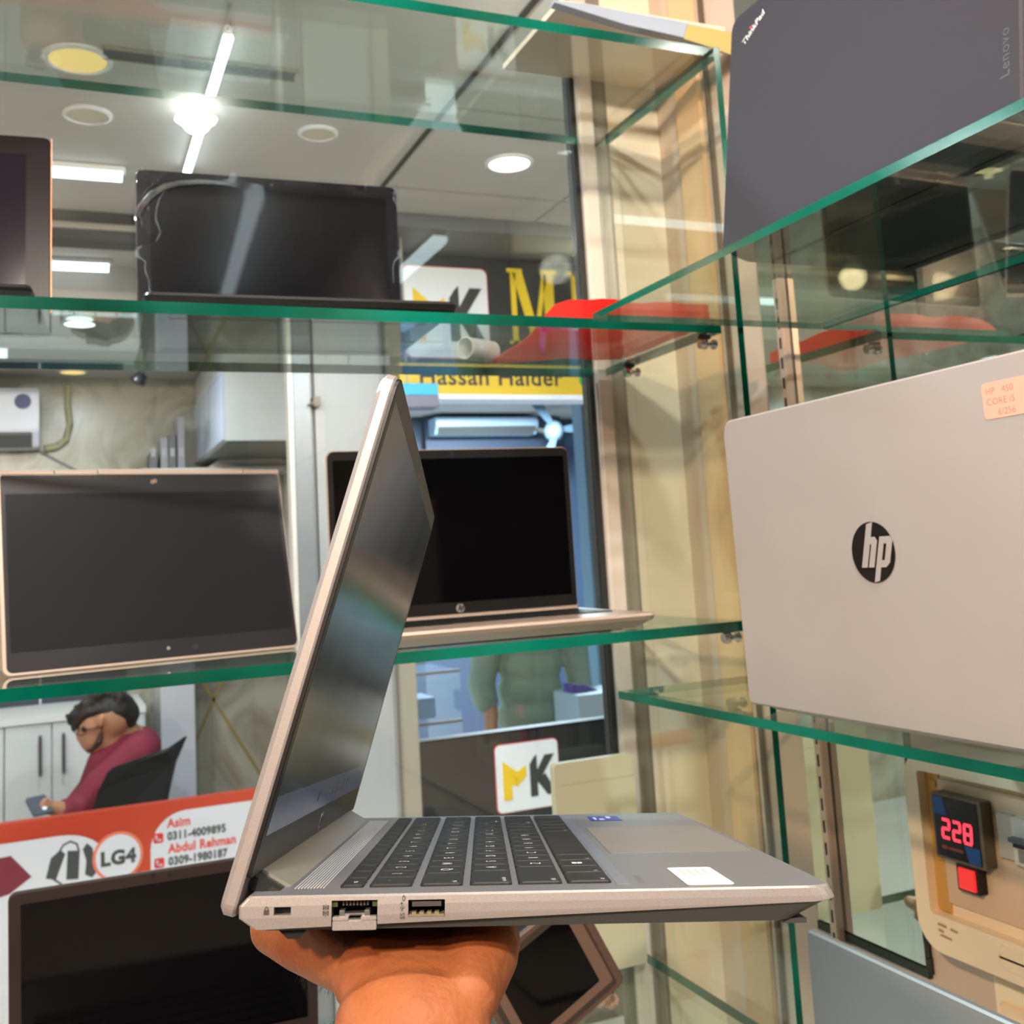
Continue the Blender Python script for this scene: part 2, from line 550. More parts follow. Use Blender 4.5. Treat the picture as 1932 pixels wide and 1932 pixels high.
# peach marble edging on the right wall between window and mirror, with its dark joint
pw = struct(MB().box((XM - 0.006, 1.222, FLOOR), (XM, 1.285, CEIL)).build('trim_right', PEACH, None, bevel=0.002))
MB().box((XM - 0.0065, 1.2, FLOOR), (XM - 0.001, 1.206, CEIL)).build('joint', mat('joint_dark', rgb(92, 78, 62), 0.6), pw)
# horizontal joints of the stone cladding
for z in (0.02, -0.235):
    MB().box((XM - 0.0065, 1.129, z), (XM - 0.001, 1.2, z + 0.004)).build('joint', mat('joint_tan', rgb(150, 128, 100), 0.6), pw)

# ------------------------------------------------------------------ window with its frame
win = struct(MB().box((-1.5, YW + 0.001, FLOOR), (0.7045, YW + 0.007, CEIL)).build('window_1', WGLASS))
MB().box((0.7045, YW - 0.002, FLOOR), (0.7125, YW + 0.02, CEIL)).build('gasket', GASK, win)
MB().box((0.7125, YW - 0.012, FLOOR), (0.738, YW + 0.03, CEIL)).build('frame', ALU, win, bevel=0.003)
MB().box((0.738, YW - 0.004, FLOOR), (0.766, YW + 0.03, CEIL)).build('frame', ALUG, win, bevel=0.003)
MB().box((-1.56, YW - 0.01, FLOOR), (-1.5, YW + 0.03, CEIL)).build('frame', ALU, win, bevel=0.003)

# ------------------------------------------------------------------ mirrors on the right wall
mir = MB().box((XM - 0.004, -0.9, -0.152), (XM - 0.0005, 1.126, 1.1)).build('wall_mirror', MIRR, bevel=0.0008)
tag(mir, 'wide wall mirror behind the upper right glass shelves', 'mirror')
mir2 = MB().box((XM - 0.004, 0.94, -0.459), (XM - 0.0005, 1.118, -0.154)).build('wall_mirror', MIRR, bevel=0.0008)
tag(mir2, 'narrow mirror strip left of the cream breaker box', 'mirror')
e = MB()
e.box((XM - 0.0055, 0.936, -0.47), (XM - 0.0005, 1.118, -0.46))
e.build('edge_strip', mat('mirror_edge', rgb(24, 40, 30), 0.4), mir2)
jag = MB()
for k in range(16):
    z = -0.465 + k * 0.0155
    jag.box((XM - 0.005, 0.932 + random.random() * 0.003, z), (XM - 0.0005, 0.94 + random.random() * 0.002, z + 0.017))
jag.build('chipped_edge', mat('mirror_edge2', rgb(40, 36, 32), 0.6), mir2)

# slotted shelf standard in front of the mirror
st = MB().box((XM - 0.016, 1.068, -0.52), (XM - 0.0045, 1.082, 0.33)).build('shelf_standard', mat('standard_steel', rgb(206, 188, 176), 0.38, 0.5), bevel=0.0015)
tag(st, 'chrome slotted shelf standard upright against the mirror', 'upright')
sl = MB()
for k in range(32): sl.box((XM - 0.0166, 1.0735, -0.50 + k * 0.0255), (XM - 0.0158, 1.0765, -0.50 + k * 0.0255 + 0.014))
tag(sl.build('slots', PORT, st), kind='stuff')

# ------------------------------------------------------------------ glass shelves
def slab(name, lo, hi, label, group=None):
    b = MB()
    lo, hi = Vector(lo), Vector(hi)
    d = hi - lo
    thin = min(range(3), key=lambda i: d[i])
    b.box(lo, hi)
    b.bm.faces.ensure_lookup_table()
    b.bm.normal_update()
    for f in b.bm.faces:
        f.material_index = 0 if abs(f.normal[thin]) > 0.5 else 1
    o = b.build(name, [GLASS, EDGE])
    tag(o, label, 'shelf' if 'shelf' in name else 'glass divider', group)
    return o
slab('glass_shelf', (-1.3, 1.042, 0.599), (0.757, YW - 0.003, 0.611), 'topmost green edged glass shelf, empty, with the upright panel under its end')
slab('glass_shelf', (-1.3, 1.042, 0.249), (0.7285, YW - 0.003, 0.261), 'glass shelf carrying the film wrapped black laptop and the red folder')
slab('glass_shelf', (-1.3, 1.042, -0.1), (0.7285, YW - 0.003, -0.0885), 'glass shelf carrying the upside down convertible and the open bronze silver laptop')
slab('glass_shelf', (-1.3, 1.042, -0.552), (0.7285, YW - 0.003, -0.540), 'low glass shelf under the black laptop by the red and white banner')
pan = slab('glass_divider', (0.7345, 1.018, FLOOR), (0.743, YW - 0.003, 0.5985), 'upright glass end panel with a dark green front edge')
slab('glass_shelf', (0.54, -0.6, 0.2505), (XM - 0.006, 1.010, 0.258), 'glass shelf under the dark grey laptop in front of the mirror')
slab('glass_shelf', (0.54, -0.6, -0.154), (XM - 0.006, 1.010, -0.146), 'glass shelf under the big silver laptop with the round logo')
slab('glass_shelf', (0.54, -0.6, -0.548), (XM - 0.006, 0.93, -0.540), 'low glass shelf below the cream breaker box')

# chrome shelf clamps on the end panel
clamps = []
for (y, z, l) in ((1.066, 0.2405, 'front chrome clamp under the shelf with the red folder'),
                  (1.252, 0.2405, 'rear chrome clamp under the shelf with the red folder'),
                  (1.066, -0.1085, 'front chrome clamp under the shelf with the bronze silver laptop'),
                  (1.252, -0.1085, 'rear chrome clamp under the shelf with the bronze silver laptop')):
    b = MB()
    M = TR(0.7345, y, z) @ RY(-PI / 2)
    for (r0, r1, a, c) in ((0.0062, 0.0062, 0, 0.003), (0.0035, 0.0035, 0.003, 0.013), (0.0062, 0.0072, 0.013, 0.017), (0.0072, 0.0058, 0.017, 0.022)):
        b.rings([[M @ Vector((r * math.cos(2 * PI * k / 16), r * math.sin(2 * PI * k / 16), h)) for k in range(16)] for r, h in ((r0, a), (r1, c))])
    o = b.build('shelf_clamp', CHROME, None, smooth=True)
    tag(o, l, 'clamp', 'chrome shelf clamps')
    pad = MB().box((0.7135, y - 0.004, z + 0.0058), (0.7265, y + 0.004, z + 0.0085)).build('rubber_pad', GASK, o)

# small boxed soffit up in the corner, its loose plastic trim and yellow tape
so = sbox('trim_corner', (0.600, 1.155, 0.703), (XM, YW, 0.711), WALLB)
tr = MB()
P = [onY(1046, 4, 1.12), onY(1110, 24, 1.12), onY(1180, 46, 1.12), onY(1270, 66, 1.12), onY(1395, 96, 1.12)]
Q = [onY(1045, 0, 1.12), onY(1110, 8, 1.12), onY(1180, 22, 1.12), onY(1270, 38, 1.12), onY(1395, 66, 1.12)]
rg = []
for p, q in zip(P, Q):
    rg.append([p, q, q + Vector((0, 0.006, 0)), p + Vector((0, 0.012, -0.002))])
tr.rings(rg)
tr = tag(tr.build('cable_trunking', mat('trunking_white', rgb(180, 194, 216), 0.25, 0.2), None, smooth=True), 'loose pale plastic trunking strip at the top corner with yellow tape', 'trunking')
tp = MB()
a = [(onY(1297, 47, 1.118), onY(1290, 74, 1.118)), (onY(1345, 55, 1.118), onY(1335, 88, 1.118)), (onY(1397, 66, 1.118), onY(1395, 110, 1.118))]
tp.rings([[q, p, p + Vector((0, -0.001, 0)), q + Vector((0, -0.001, 0))] for q, p in a])
tp.build('yellow_tape', mat('yellow_tape', rgb(206, 190, 124), 0.6, 0, 0.2), tr)
# ================================================================== the laptop held in the hand
LR = Matrix(((0.3539857699956919, -0.9302449848744614, 0.0966351010578981),
             (0.9237641995340649, 0.3639109553220696, 0.11928336118573696),
             (-0.14612932046562524, 0.047043434318635384, 0.9881463135526858))).to_4x4()
LM = TR(0.055872577674060064, 0.39104663041229054, -0.11016905497293193) @ LR
W, D = 0.3077, 0.209
held = empty('laptop', LM, 'silver laptop held open on a hand, screen lit, seen from its left side', 'laptop')

def outline(inset_b, inset_f, inset_s, rb=0.0014, rf=0.009):
    return rrect(inset_s, -D + inset_f, W - inset_s, -inset_b, 0, 5, (rf, rb, rb, rf))
def zlow(y):            # lower edge of the silver side: flat at the back, rising to the front tip
    d = -y
    return -0.0104 if d < 0.085 else -0.0104 + 0.0060 * ((d - 0.085) / 0.124) ** 1.35
b = MB()
lv = [(0.0042, 0.0022, 0.0010, 0.0), (0.0034, 0.0017, 0.0002, -0.0007), (0.0010, 0.0004, 0.0, -0.0032), (0.0010, 0.0, 0.0, -0.0042)]
rg = [[Vector((x, y, z)) for x, y in outline(ib, f, s)] for ib, f, s, z in lv]
last = outline(0.0012, 0.0, 0.0)
rg.append([Vector((x, y, min(-0.0043, max(zlow(y), -0.0070 if y > -0.0030 else -1)))) for x, y in last])
last2 = outline(0.0066, 0.0004, 0.0003)
rg.append([Vector((x, y, min(-0.0044, zlow(y) - 0.0002))) for x, y in last2])
b.rings(rg[::-1])
base = b.build('base', SILVER, held, smooth=True)
# ports cut into the left side
cut = MB()
cut.box((-0.002, -0.0190, -0.0061), (0.006, -0.0132, -0.0035))
cut.box((-0.002, -0.0485, -0.0135), (0.013, -0.0328, -0.0018))
cut.box((-0.002, -0.0716, -0.0075), (0.012, -0.0590, -0.0020))
co = cut.build('cutter', PORT)
co.matrix_world = LM
bpy.context.view_layer.update()
boolean_cut(base, co)
base.data.materials.clear()
base.data.materials.append(SILVER)
base.data.materials.append(DECK)
for p in base.data.polygons:
    if p.normal.z > 0.9 and p.center.z > -0.0015: p.material_index = 1
    p.use_smooth = False
# dark lower shell
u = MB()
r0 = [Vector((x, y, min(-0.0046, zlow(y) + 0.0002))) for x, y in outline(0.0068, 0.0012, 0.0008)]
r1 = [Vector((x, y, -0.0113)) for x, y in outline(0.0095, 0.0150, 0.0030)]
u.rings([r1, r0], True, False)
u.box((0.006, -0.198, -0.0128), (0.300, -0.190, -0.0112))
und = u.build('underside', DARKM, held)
f = MB()
f.prism([(-0.0245, -0.0110), (-0.0215, -0.0142), (-0.0175, -0.0142), (-0.0140, -0.0110)], 0.004, 0.296, Matrix(((0, 0, 1, 0), (1, 0, 0, 0), (0, 1, 0, 0), (0, 0, 0, 1))))
f.build('rubber_foot', BLACKP, held)
# ports
lk = MB().box((0.0045, -0.0190, -0.0061), (0.0058, -0.0132, -0.0035)).build('lock_slot', PORT, held)
rj = MB().box((0.012, -0.0485, -0.0105), (0.0128, -0.0328, -0.0018)).build('network_port', PORT, held)
c = MB()
for k in range(8): c.box((0.003, -0.0452 + k * 0.0012, -0.0038), (0.011, -0.0446 + k * 0.0012, -0.0022))
c.build('port_contacts', mat('gold_contacts', rgb(150, 150, 140), 0.3, 0.8), rj)
MB().box((0.0015, -0.0485, -0.0040), (0.003, -0.0466, -0.0018)).box((0.0015, -0.0347, -0.0040), (0.003, -0.0328, -0.0018)).build('port_board', mat('pcb_green', rgb(48, 58, 24), 0.5), rj)
j = MB()
j.box((0.0002, -0.0482, -0.0113), (0.004, -0.0332, -0.0083))
j.box((0.0002, -0.0482, -0.0083), (0.004, -0.0428, -0.0070))
j.box((0.0002, -0.0386, -0.0083), (0.004, -0.0332, -0.0070))
j.build('drop_jaw', SILVER, held, bevel=0.0002)
j = MB()
j.box((0.001, -0.0458, -0.0074), (0.0105, -0.0440, -0.0050)).box((0.001, -0.0372, -0.0074), (0.0105, -0.0354, -0.0050)).box((0.0025, -0.0440, -0.0070), (0.0105, -0.0372, -0.0062)).box((0.0008, -0.0428, -0.0088), (0.006, -0.0386, -0.0078))
j.build('port_spring', STEEL, held, bevel=0.0002)
ub = MB()
ub.box((0.0112, -0.0716, -0.0075), (0.0118, -0.0590, -0.0020))
us = ub.build('usb_port', PORT, held)
t = MB().box((0.0012, -0.0703, -0.0043), (0.0110, -0.0603, -0.0027)).build('tongue', mat('usb_tongue', rgb(64, 62, 64), 0.4), us)
c = MB().box((0.0004, -0.0714, -0.0074), (0.011, -0.0592, -0.0067))
for k in range(4): c.box((0.0010, -0.0695 + k * 0.0026, -0.0067), (0.010, -0.0680 + k * 0.0026, -0.0060))
c.build('usb_contacts', PCB, us)
# printed marks beside the ports (flat ink, a hair proud of the side); mark plane: right = -y, up = z
SIDE = lambda y, z: Matrix(((0, 0, -1, -0.00012), (-1, 0, 0, y), (0, 1, 0, z), (0, 0, 0, 1)))
INKD = mat('mark_ink', rgb(48, 42, 40), 0.6)
mk = MB()
M = SIDE(-0.0107, -0.0058)
mk.prism([(-0.0009, 0), (0.0009, 0), (0.0009, 0.0015), (-0.0009, 0.0015)], 0, 0.00004, M)
arc = [(0.0007 * math.cos(t), 0.0015 + 0.0011 * math.sin(t)) for t in [PI * k / 8 for k in range(9)]]
arc2 = [(0.00045 * math.cos(t), 0.0015 + 0.0008 * math.sin(t)) for t in [PI * k / 8 for k in range(9)]]
for k in range(8):
    mk.prism([arc2[k], arc[k], arc[k + 1], arc2[k + 1]], 0, 0.00004, M)
mk.build('lock_mark', INKD, held)
mk = MB()
M = SIDE(-0.0309, -0.0047)
for dx in (-0.0007, 0.0007):
    for dz in (-0.0014, -0.0005, 0.0004, 0.0013): mk.prism([(dx - 0.00028, dz - 0.00025), (dx + 0.00028, dz - 0.00025), (dx + 0.00028, dz + 0.00025), (dx - 0.00028, dz + 0.00025)], 0, 0.00004, M)
mk.prism([(-0.0001, -0.0021), (0.0001, -0.0021), (0.0001, 0.0018), (-0.0001, 0.0018)], 0, 0.00004, M)
for dz in (-0.0009, 0.0008): mk.prism([(-0.0011, dz - 0.0001), (0.0011, dz - 0.0001), (0.0011, dz + 0.0001), (-0.0011, dz + 0.0001)], 0, 0.00004, M)
mk.build('network_mark', INKD, held)
mk = letters('usb_mark', 'SS', 0.0022, SIDE(-0.0578, -0.0080) @ RZ(PI / 2), INKD, held, bold=0.00002)
mk = MB()
M = SIDE(-0.0570, -0.0050)
def stroke(b, pts, w, M, z=0.00004, closed=False):
    pts = [Vector((p[0], p[1])) for p in pts]
    for a, c in zip(pts, pts[1:] + (pts[:1] if closed else [])):
        d = (c - a).normalized()
        n = Vector((-d.y, d.x)) * w / 2
        e = d * w * 0.3
        b.prism([tuple(a - e - n), tuple(c + e - n), tuple(c + e + n), tuple(a - e + n)], 0, z, M)
stroke(mk, [(0, -0.0006), (0, 0.0012)], 0.0002, M)
stroke(mk, [(0, -0.0001), (-0.0006, 0.0004), (-0.0006, 0.0009)], 0.00018, M)
stroke(mk, [(0, 0.0001), (0.0006, 0.0006), (0.0006, 0.0010)], 0.00018, M)
stroke(mk, [(-0.0007, 0.0020), (0.0003, 0.0020)], 0.00018, M)
stroke(mk, [(-0.0002, 0.0015), (-0.0002, 0.0025)], 0.00018, M)
stroke(mk, [(0.0004 * math.cos(t) + 0.0005, 0.0036 + 0.0008 * math.sin(t)) for t in [2 * PI * k / 12 for k in range(12)]], 0.0002, M, closed=True)
mk.build('charge_mark', INKD, held)

# keyboard: one key, one object; the letters are sub-parts
KX0, KU = 0.0146, 0.01833
rows = [  # y back edge, depth, [(width, legend)...]
    (0.0336, 0.0082, [(1.0, 'esc')] + [(1.0, '')] * 12 + [(1.0, ''), (1.0, '')]),
    (0.0440, 0.0152, [(1.0, '`')] + [(1.0, c) for c in '1234567890-='] + [(2.0, '')]),
    (0.0622, 0.0152, [(1.5, 'tab')] + [(1.0, c) for c in 'QWERTYUIOP[]'] + [(1.5, '\\')]),
    (0.0800, 0.0152, [(1.75, 'caps lock')] + [(1.0, c) for c in "ASDFGHJKL;'"] + [(2.25, 'enter')]),
    (0.0975, 0.0158, [(2.25, 'shift')] + [(1.0, c) for c in 'ZXCVBNM,./'] + [(2.75, 'shift')]),
    (0.1152, 0.0158, [(1.25, 'ctrl'), (1.0, 'fn'), (1.0, 'win'), (1.0, 'alt'), (5.5, ''), (1.0, 'alt'), (1.0, ''), (1.0, ''), (1.25, ''), (1.0, '')]),
]
keymesh = {}
def key_mesh(w, d):
    k = (round(w, 5), round(d, 5))
    if k not in keymesh:
        b = MB()
        b.rings([[Vector((x, y, z)) for x, y in rrect(i, -d + i, w - i, -i, 0.0012, 2)] for i, z in ((0, -0.0003), (0, 0.0006), (0.00045, 0.0011))])
        o = b.build('key', KEYM)
        keymesh[k] = o.data
        bpy.data.objects.remove(o)
    return keymesh[k]
for (y, d, ks) in rows:
    x = KX0
    for (w, lg) in ks:
        wd = w * KU
        o = bpy.data.objects.new('key', key_mesh(wd - 0.0016, d))
        COL.objects.link(o)
        o.parent = held
        o.location = (x + 0.0008, -y, 0)
        if lg == 'win':
            q = MB()
            for a in (0, 1):
                for c in (0, 1): q.box((0.0055 + a * 0.0022, -0.0095 + c * 0.0022, 0.00112), (0.0074 + a * 0.0022, -0.0076 + c * 0.0022, 0.00115))
            q.build('legend', LEG, o)
        elif lg == 'esc':
            letters('legend', lg, 0.0028, TR(0.0045, -0.0055, 0.00115), LEG, o)
        elif len(lg) > 1:
            letters('legend', lg, 0.0026, TR(0.0018, -d + 0.0022, 0.00115), LEG, o)
        elif lg:
            letters('legend', lg, 0.0060, TR((wd - 0.0016) / 2, -d * 0.66, 0.00115), LEG, o, align='CENTER')
        x += wd
# speaker grille lines
g = MB()
for k in range(10):
    yy = -0.0175 - k * 0.00112
    g.box((0.0165, yy - 0.00016, -0.0002), (0.285, yy + 0.00016, 0.00012))
g.build('speaker_grille', mat('grille_bright', rgb(226, 228, 230), 0.35, 0.3), held)
# touchpad, palm-rest groove, stickers, name
tpd = MB()
tpd.rings([[Vector((x, y, z)) for x, y in rrect(0.1035 + i, -0.2040 + i, 0.2200 - i, -0.1405 - i, 0.003, 3)] for i, z in ((0, -0.0002), (0, 0.0002), (0.0004, 0.00028))])
tpd.build('touchpad', mat('touchpad_grey', rgb(116, 115, 113), 0.5, 0.2, 0.3), held)
MB().box((0.0122, -0.1372, -0.0003), (0.290, -0.1325, 0.0001)).build('groove', mat('groove_grey', rgb(140, 146, 160), 0.3, 0.6), held)
s = MB()
s.prism(rrect(0.0062, -0.1737, 0.0512, -0.1568, 0.0018, 3), 0.0001, 0.0003)
stk = s.build('white_sticker', WPAPER, held)
q = MB()
for k, (a, c) in enumerate(((0.028, 0.046), (0.026, 0.046), (0.028, 0.045), (0.030, 0.046))):
    q.box((a, -0.1610 - k * 0.0030, 0.00031), (c, -0.1600 - k * 0.0030, 0.00034))
q.build('print_lines', mat('pink_print', rgb(214, 170, 160), 0.7), stk)
s = MB().prism(rrect(0.258, -0.1655, 0.2865, -0.1475, 0.001, 2), 0.0001, 0.0003)
ev = s.build('blue_sticker', mat('sticker_blue', rgb(36, 48, 120), 0.4), held)
q = MB().box((0.262, -0.156, 0.00031), (0.270, -0.153, 0.00035)).box((0.272, -0.1605, 0.00031), (0.283, -0.158, 0.00035)).box((0.264, -0.1515, 0.00031), (0.279, -0.150, 0.00035))
q.build('print_lines', mat('sticker_pale', rgb(170, 178, 205), 0.5), ev)
letters('model_lettering', 'PROBOOK', 0.0034, TR(0.0152, -0.1432, 0.0001), mat('emboss_grey', rgb(112, 112, 114), 0.5), held, space=1.25)

# lid, in its own frame: x along the hinge, s up the lid, t out of the screen
LA = -0.26388
LIDM = Matrix(((1, 0, 0, 0), (0, math.sin(LA), -math.cos(LA), 0.0), (0, math.cos(LA), math.sin(LA), -0.0063), (0, 0, 0, 1)))
LT, LH = 0.0062, 0.2028
b = MB()
b.rings([[LIDM @ Vector((x, s_, t)) for x, s_ in rrect(i, -0.001 + i, W - i, LH - i, 0, 5, (0.004, 0.009, 0.009, 0.004))] for i, t in ((0.0016, -LT), (0.0, -LT + 0.0018), (0.0, -0.0012), (0.0006, -0.0004))])
lid = b.build('lid', SILVER, held)
b = MB()
b.rings([[LIDM @ Vector((x, s_, t)) for x, s_ in rrect(0.0008 + i, 0.0125, W - 0.0008 - i, LH - 0.0008 - i, 0, 4, (0.0015, 0.0085, 0.0085, 0.0015))] for i, t in ((0, -0.0006), (0, 0.0009), (0.0008, 0.0012))])
bez = b.build('bezel', BEZEL, held)
sc = MB()
X0, X1, S0, S1 = 0.0068, 0.3010, 0.0262, 0.1925
sc.prism([(X0, S0), (X1, S0), (X1, S1), (X0, S1)], 0.0011, 0.00125, LIDM)
scr = sc.build('screen', SCRON, held)
MB().prism([(X0, S0), (X1, S0), (X1, S0 + 0.0135), (X0, S0 + 0.0135)], 0.00126, 0.0013, LIDM).build('task_bar', TASK, scr)
q = MB()
for (a, w) in ((0.118, 0.004), (0.166, 0.003), (0.176, 0.004), (0.185, 0.003), (0.194, 0.003), (0.207, 0.005), (0.22, 0.003), (0.23, 0.003)):
    q.prism([(a, S0 + 0.004), (a + w, S0 + 0.004), (a + w, S0 + 0.0095), (a, S0 + 0.0095)], 0.00131, 0.00134, LIDM)
q.build('task_icons', TASKI, scr)
MB().disc((0.153, 0.1975, 0.0012), 0.0016, 0.0002, LIDM, 14).build('webcam', PORT, held)
MB().prism(rrect(0.1475, 0.1945, 0.1585, 0.2003, 0.002, 3), 0.00115, 0.00125, LIDM).build('webcam_shutter', mat('shutter', rgb(40, 40, 38), 0.3), held)
def hp_badge(parent, M, r, dark, pale, ring=True):
    """round badge with slanted h and p strokes running out of the disc"""
    d = MB().disc((0, 0, 0), r, r * 0.03, M, 40).build('badge', dark, parent)
    q = MB()
    z0, z1 = r * 0.03, r * 0.05
    sl = 0.30
    sk = lambda pts: [((x + sl * y) * r, y * r) for x, y in pts]
    for pts in ([(-0.42, -0.50), (-0.16, -0.50), (-0.16, 0.985), (-0.42, 0.93)],
                [(-0.16, 0.26), (-0.16, 0.50), (0.02, 0.50), (0.16, 0.36), (0.16, -0.50), (-0.08, -0.50), (-0.08, 0.26)],
                [(0.26, -0.99), (0.48, -0.94), (0.48, 0.50), (0.26, 0.50)],
                [(0.48, 0.27), (0.62, 0.27), (0.62, -0.27), (0.48, -0.27), (0.48, -0.50), (0.72, -0.50), (0.86, -0.36), (0.86, 0.36), (0.72, 0.50), (0.48, 0.50)]):
        q.prism(sk(pts), z0 if True else 0, z1, M)
    q.build('badge_letters', pale, d)
    return d
hp_badge(held, LIDM @ TR(0.1545, 0.0188, 0.0012), 0.0046, mat('badge_silver', rgb(170, 170, 172), 0.3, 0.6), BEZEL)
# slanted cover strip between bezel and deck
X90 = Matrix(((0, 0, 1, 0), (1, 0, 0, 0), (0, 1, 0, 0), (0, 0, 0, 1)))     # prism x->y, y->z, z->x
b = MB()
b.prism([(-0.0158, -0.0006), (-0.0146, 0.0006), (-0.0030, 0.0068), (-0.0005, 0.0040), (-0.002, -0.004)], 0.0225, 0.2862, X90)
b.build('hinge_cover', mat('hinge_olive', rgb(150, 146, 134), 0.36, 0.45), held)
b = MB()
b.prism([(-0.0130, 0.00006), (-0.003, 0.00006), (-0.0010, 0.0045), (-0.0026, 0.0060)], 0.0115, 0.0223, X90)
b.build('hinge_gap', PORT, held)
b = MB()
b.prism([(-0.0130, 0.00006), (-0.003, 0.00006), (-0.0010, 0.0045), (-0.0026, 0.0060)], 0.2864, 0.2965, X90)
b.build('hinge_gap', PORT, held)

# ================================================================== the hand that carries it (laptop frame, then placed)
hand_caps = [
    [((-0.110, -0.060, -0.260), 0.031), ((-0.055, -0.060, -0.150), (0.0275, 0.0285, 0.028)), ((-0.014, -0.0595, -0.078), (0.024, 0.0268, 0.025)), ((0.010, -0.0600, -0.047), (0.022, 0.0275, 0.019))],
    [((0.012, -0.060, -0.043), (0.020, 0.0270, 0.0165)), ((0.044, -0.060, -0.0275), (0.024, 0.034, 0.0125)), ((0.085, -0.056, -0.0265), (0.024, 0.034, 0.0135)), ((0.112, -0.056, -0.0265), (0.018, 0.034, 0.0140))],
    # heel on the little-finger side
    [((0.016, -0.0790, -0.0360), 0.0120), ((0.032, -0.0840, -0.0262), 0.0140), ((0.060, -0.0845, -0.0275), 0.0150), ((0.105, -0.085, -0.0260), 0.0132)],
    # ball of the thumb, thumb lying to the left under the back edge
    [((0.030, -0.0440, -0.0300), 0.0125), ((0.048, -0.0290, -0.0275), 0.0135), ((0.060, -0.0140, -0.0252), 0.0122), ((0.072, -0.0015, -0.0230), 0.0108), ((0.096, 0.0040, -0.0210), 0.0094), ((0.112, 0.0060, -0.0200), 0.0080)],
    # fingers flat against the underside
    [((0.112, -0.083, -0.0245), 0.0098), ((0.138, -0.098, -0.0210), 0.0085), ((0.154, -0.106, -0.0198), 0.0078), ((0.168, -0.112, -0.0192), 0.0066)],
    [((0.118, -0.066, -0.0250), 0.0105), ((0.156, -0.074, -0.0215), 0.0092), ((0.180, -0.079, -0.0205), 0.0084), ((0.200, -0.083, -0.0196), 0.0072)],
    [((0.120, -0.048, -0.0250), 0.0108), ((0.162, -0.049, -0.0218), 0.0095), ((0.189, -0.050, -0.0206), 0.0086), ((0.211, -0.051, -0.0198), 0.0074)],
    [((0.116, -0.030, -0.0250), 0.0106), ((0.154, -0.022, -0.0216), 0.0093), ((0.178, -0.017, -0.0205), 0.0085), ((0.197, -0.013, -0.0196), 0.0073)],
]
hand = remeshed('hand', hand_caps, SKIN, 0.0019, smooth=5)
hand.matrix_world = LM @ TR(0, 0, 0.0011)
tag(hand, 'bare hand and wrist, palm up, carrying the open silver laptop from below', 'hand')
# a few dark arm hairs on the thumb side
hb = MB()
for k in range(46):
    u, v = random.random(), random.random()
    if k < 26:
        p = Vector((0.048 + 0.012 * u, -0.029 + 0.015 * u - 0.002 * v, -0.0395 + 0.0035 * u))
        d = Vector((-0.3, 0.6, -0.7))
    else:
        p = Vector((-0.014 - 0.03 * u, -0.0345 + 0.001 * v, -0.078 - 0.05 * u))
        d = Vector((-0.4, 0.8, -0.1))
    d = (d + Vector((random.uniform(-.4, .4), random.uniform(-.4, .4), random.uniform(-.4, .4)))).normalized()
    L = 0.003 + 0.003 * random.random()
    hb.tube([p, p + d * L * 0.6, p + d * L + Vector((0, 0, -0.001))], [0.00008, 0.00007, 0.00004], 3)
tag(hb.build('arm_hair', HAIR, hand), kind='stuff')
# nails of the five fingers
for (p, q, r) in (((0.196, -0.082, 0), (0.201, -0.083, 0), 0.0196), ((0.207, -0.0508, 0), (0.212, -0.051, 0), 0.0198), ((0.193, -0.0138, 0), (0.198, -0.013, 0), 0.0196), ((0.164, -0.1105, 0), (0.169, -0.1125, 0), 0.0192)):
    n = MB().ball((q[0] - 0.003, q[1], -r - 0.0052), (0.0042, 0.0036, 0.0012))
    n.build('nail', mat('nail', rgb(226, 176, 150), 0.3), hand, smooth=True)
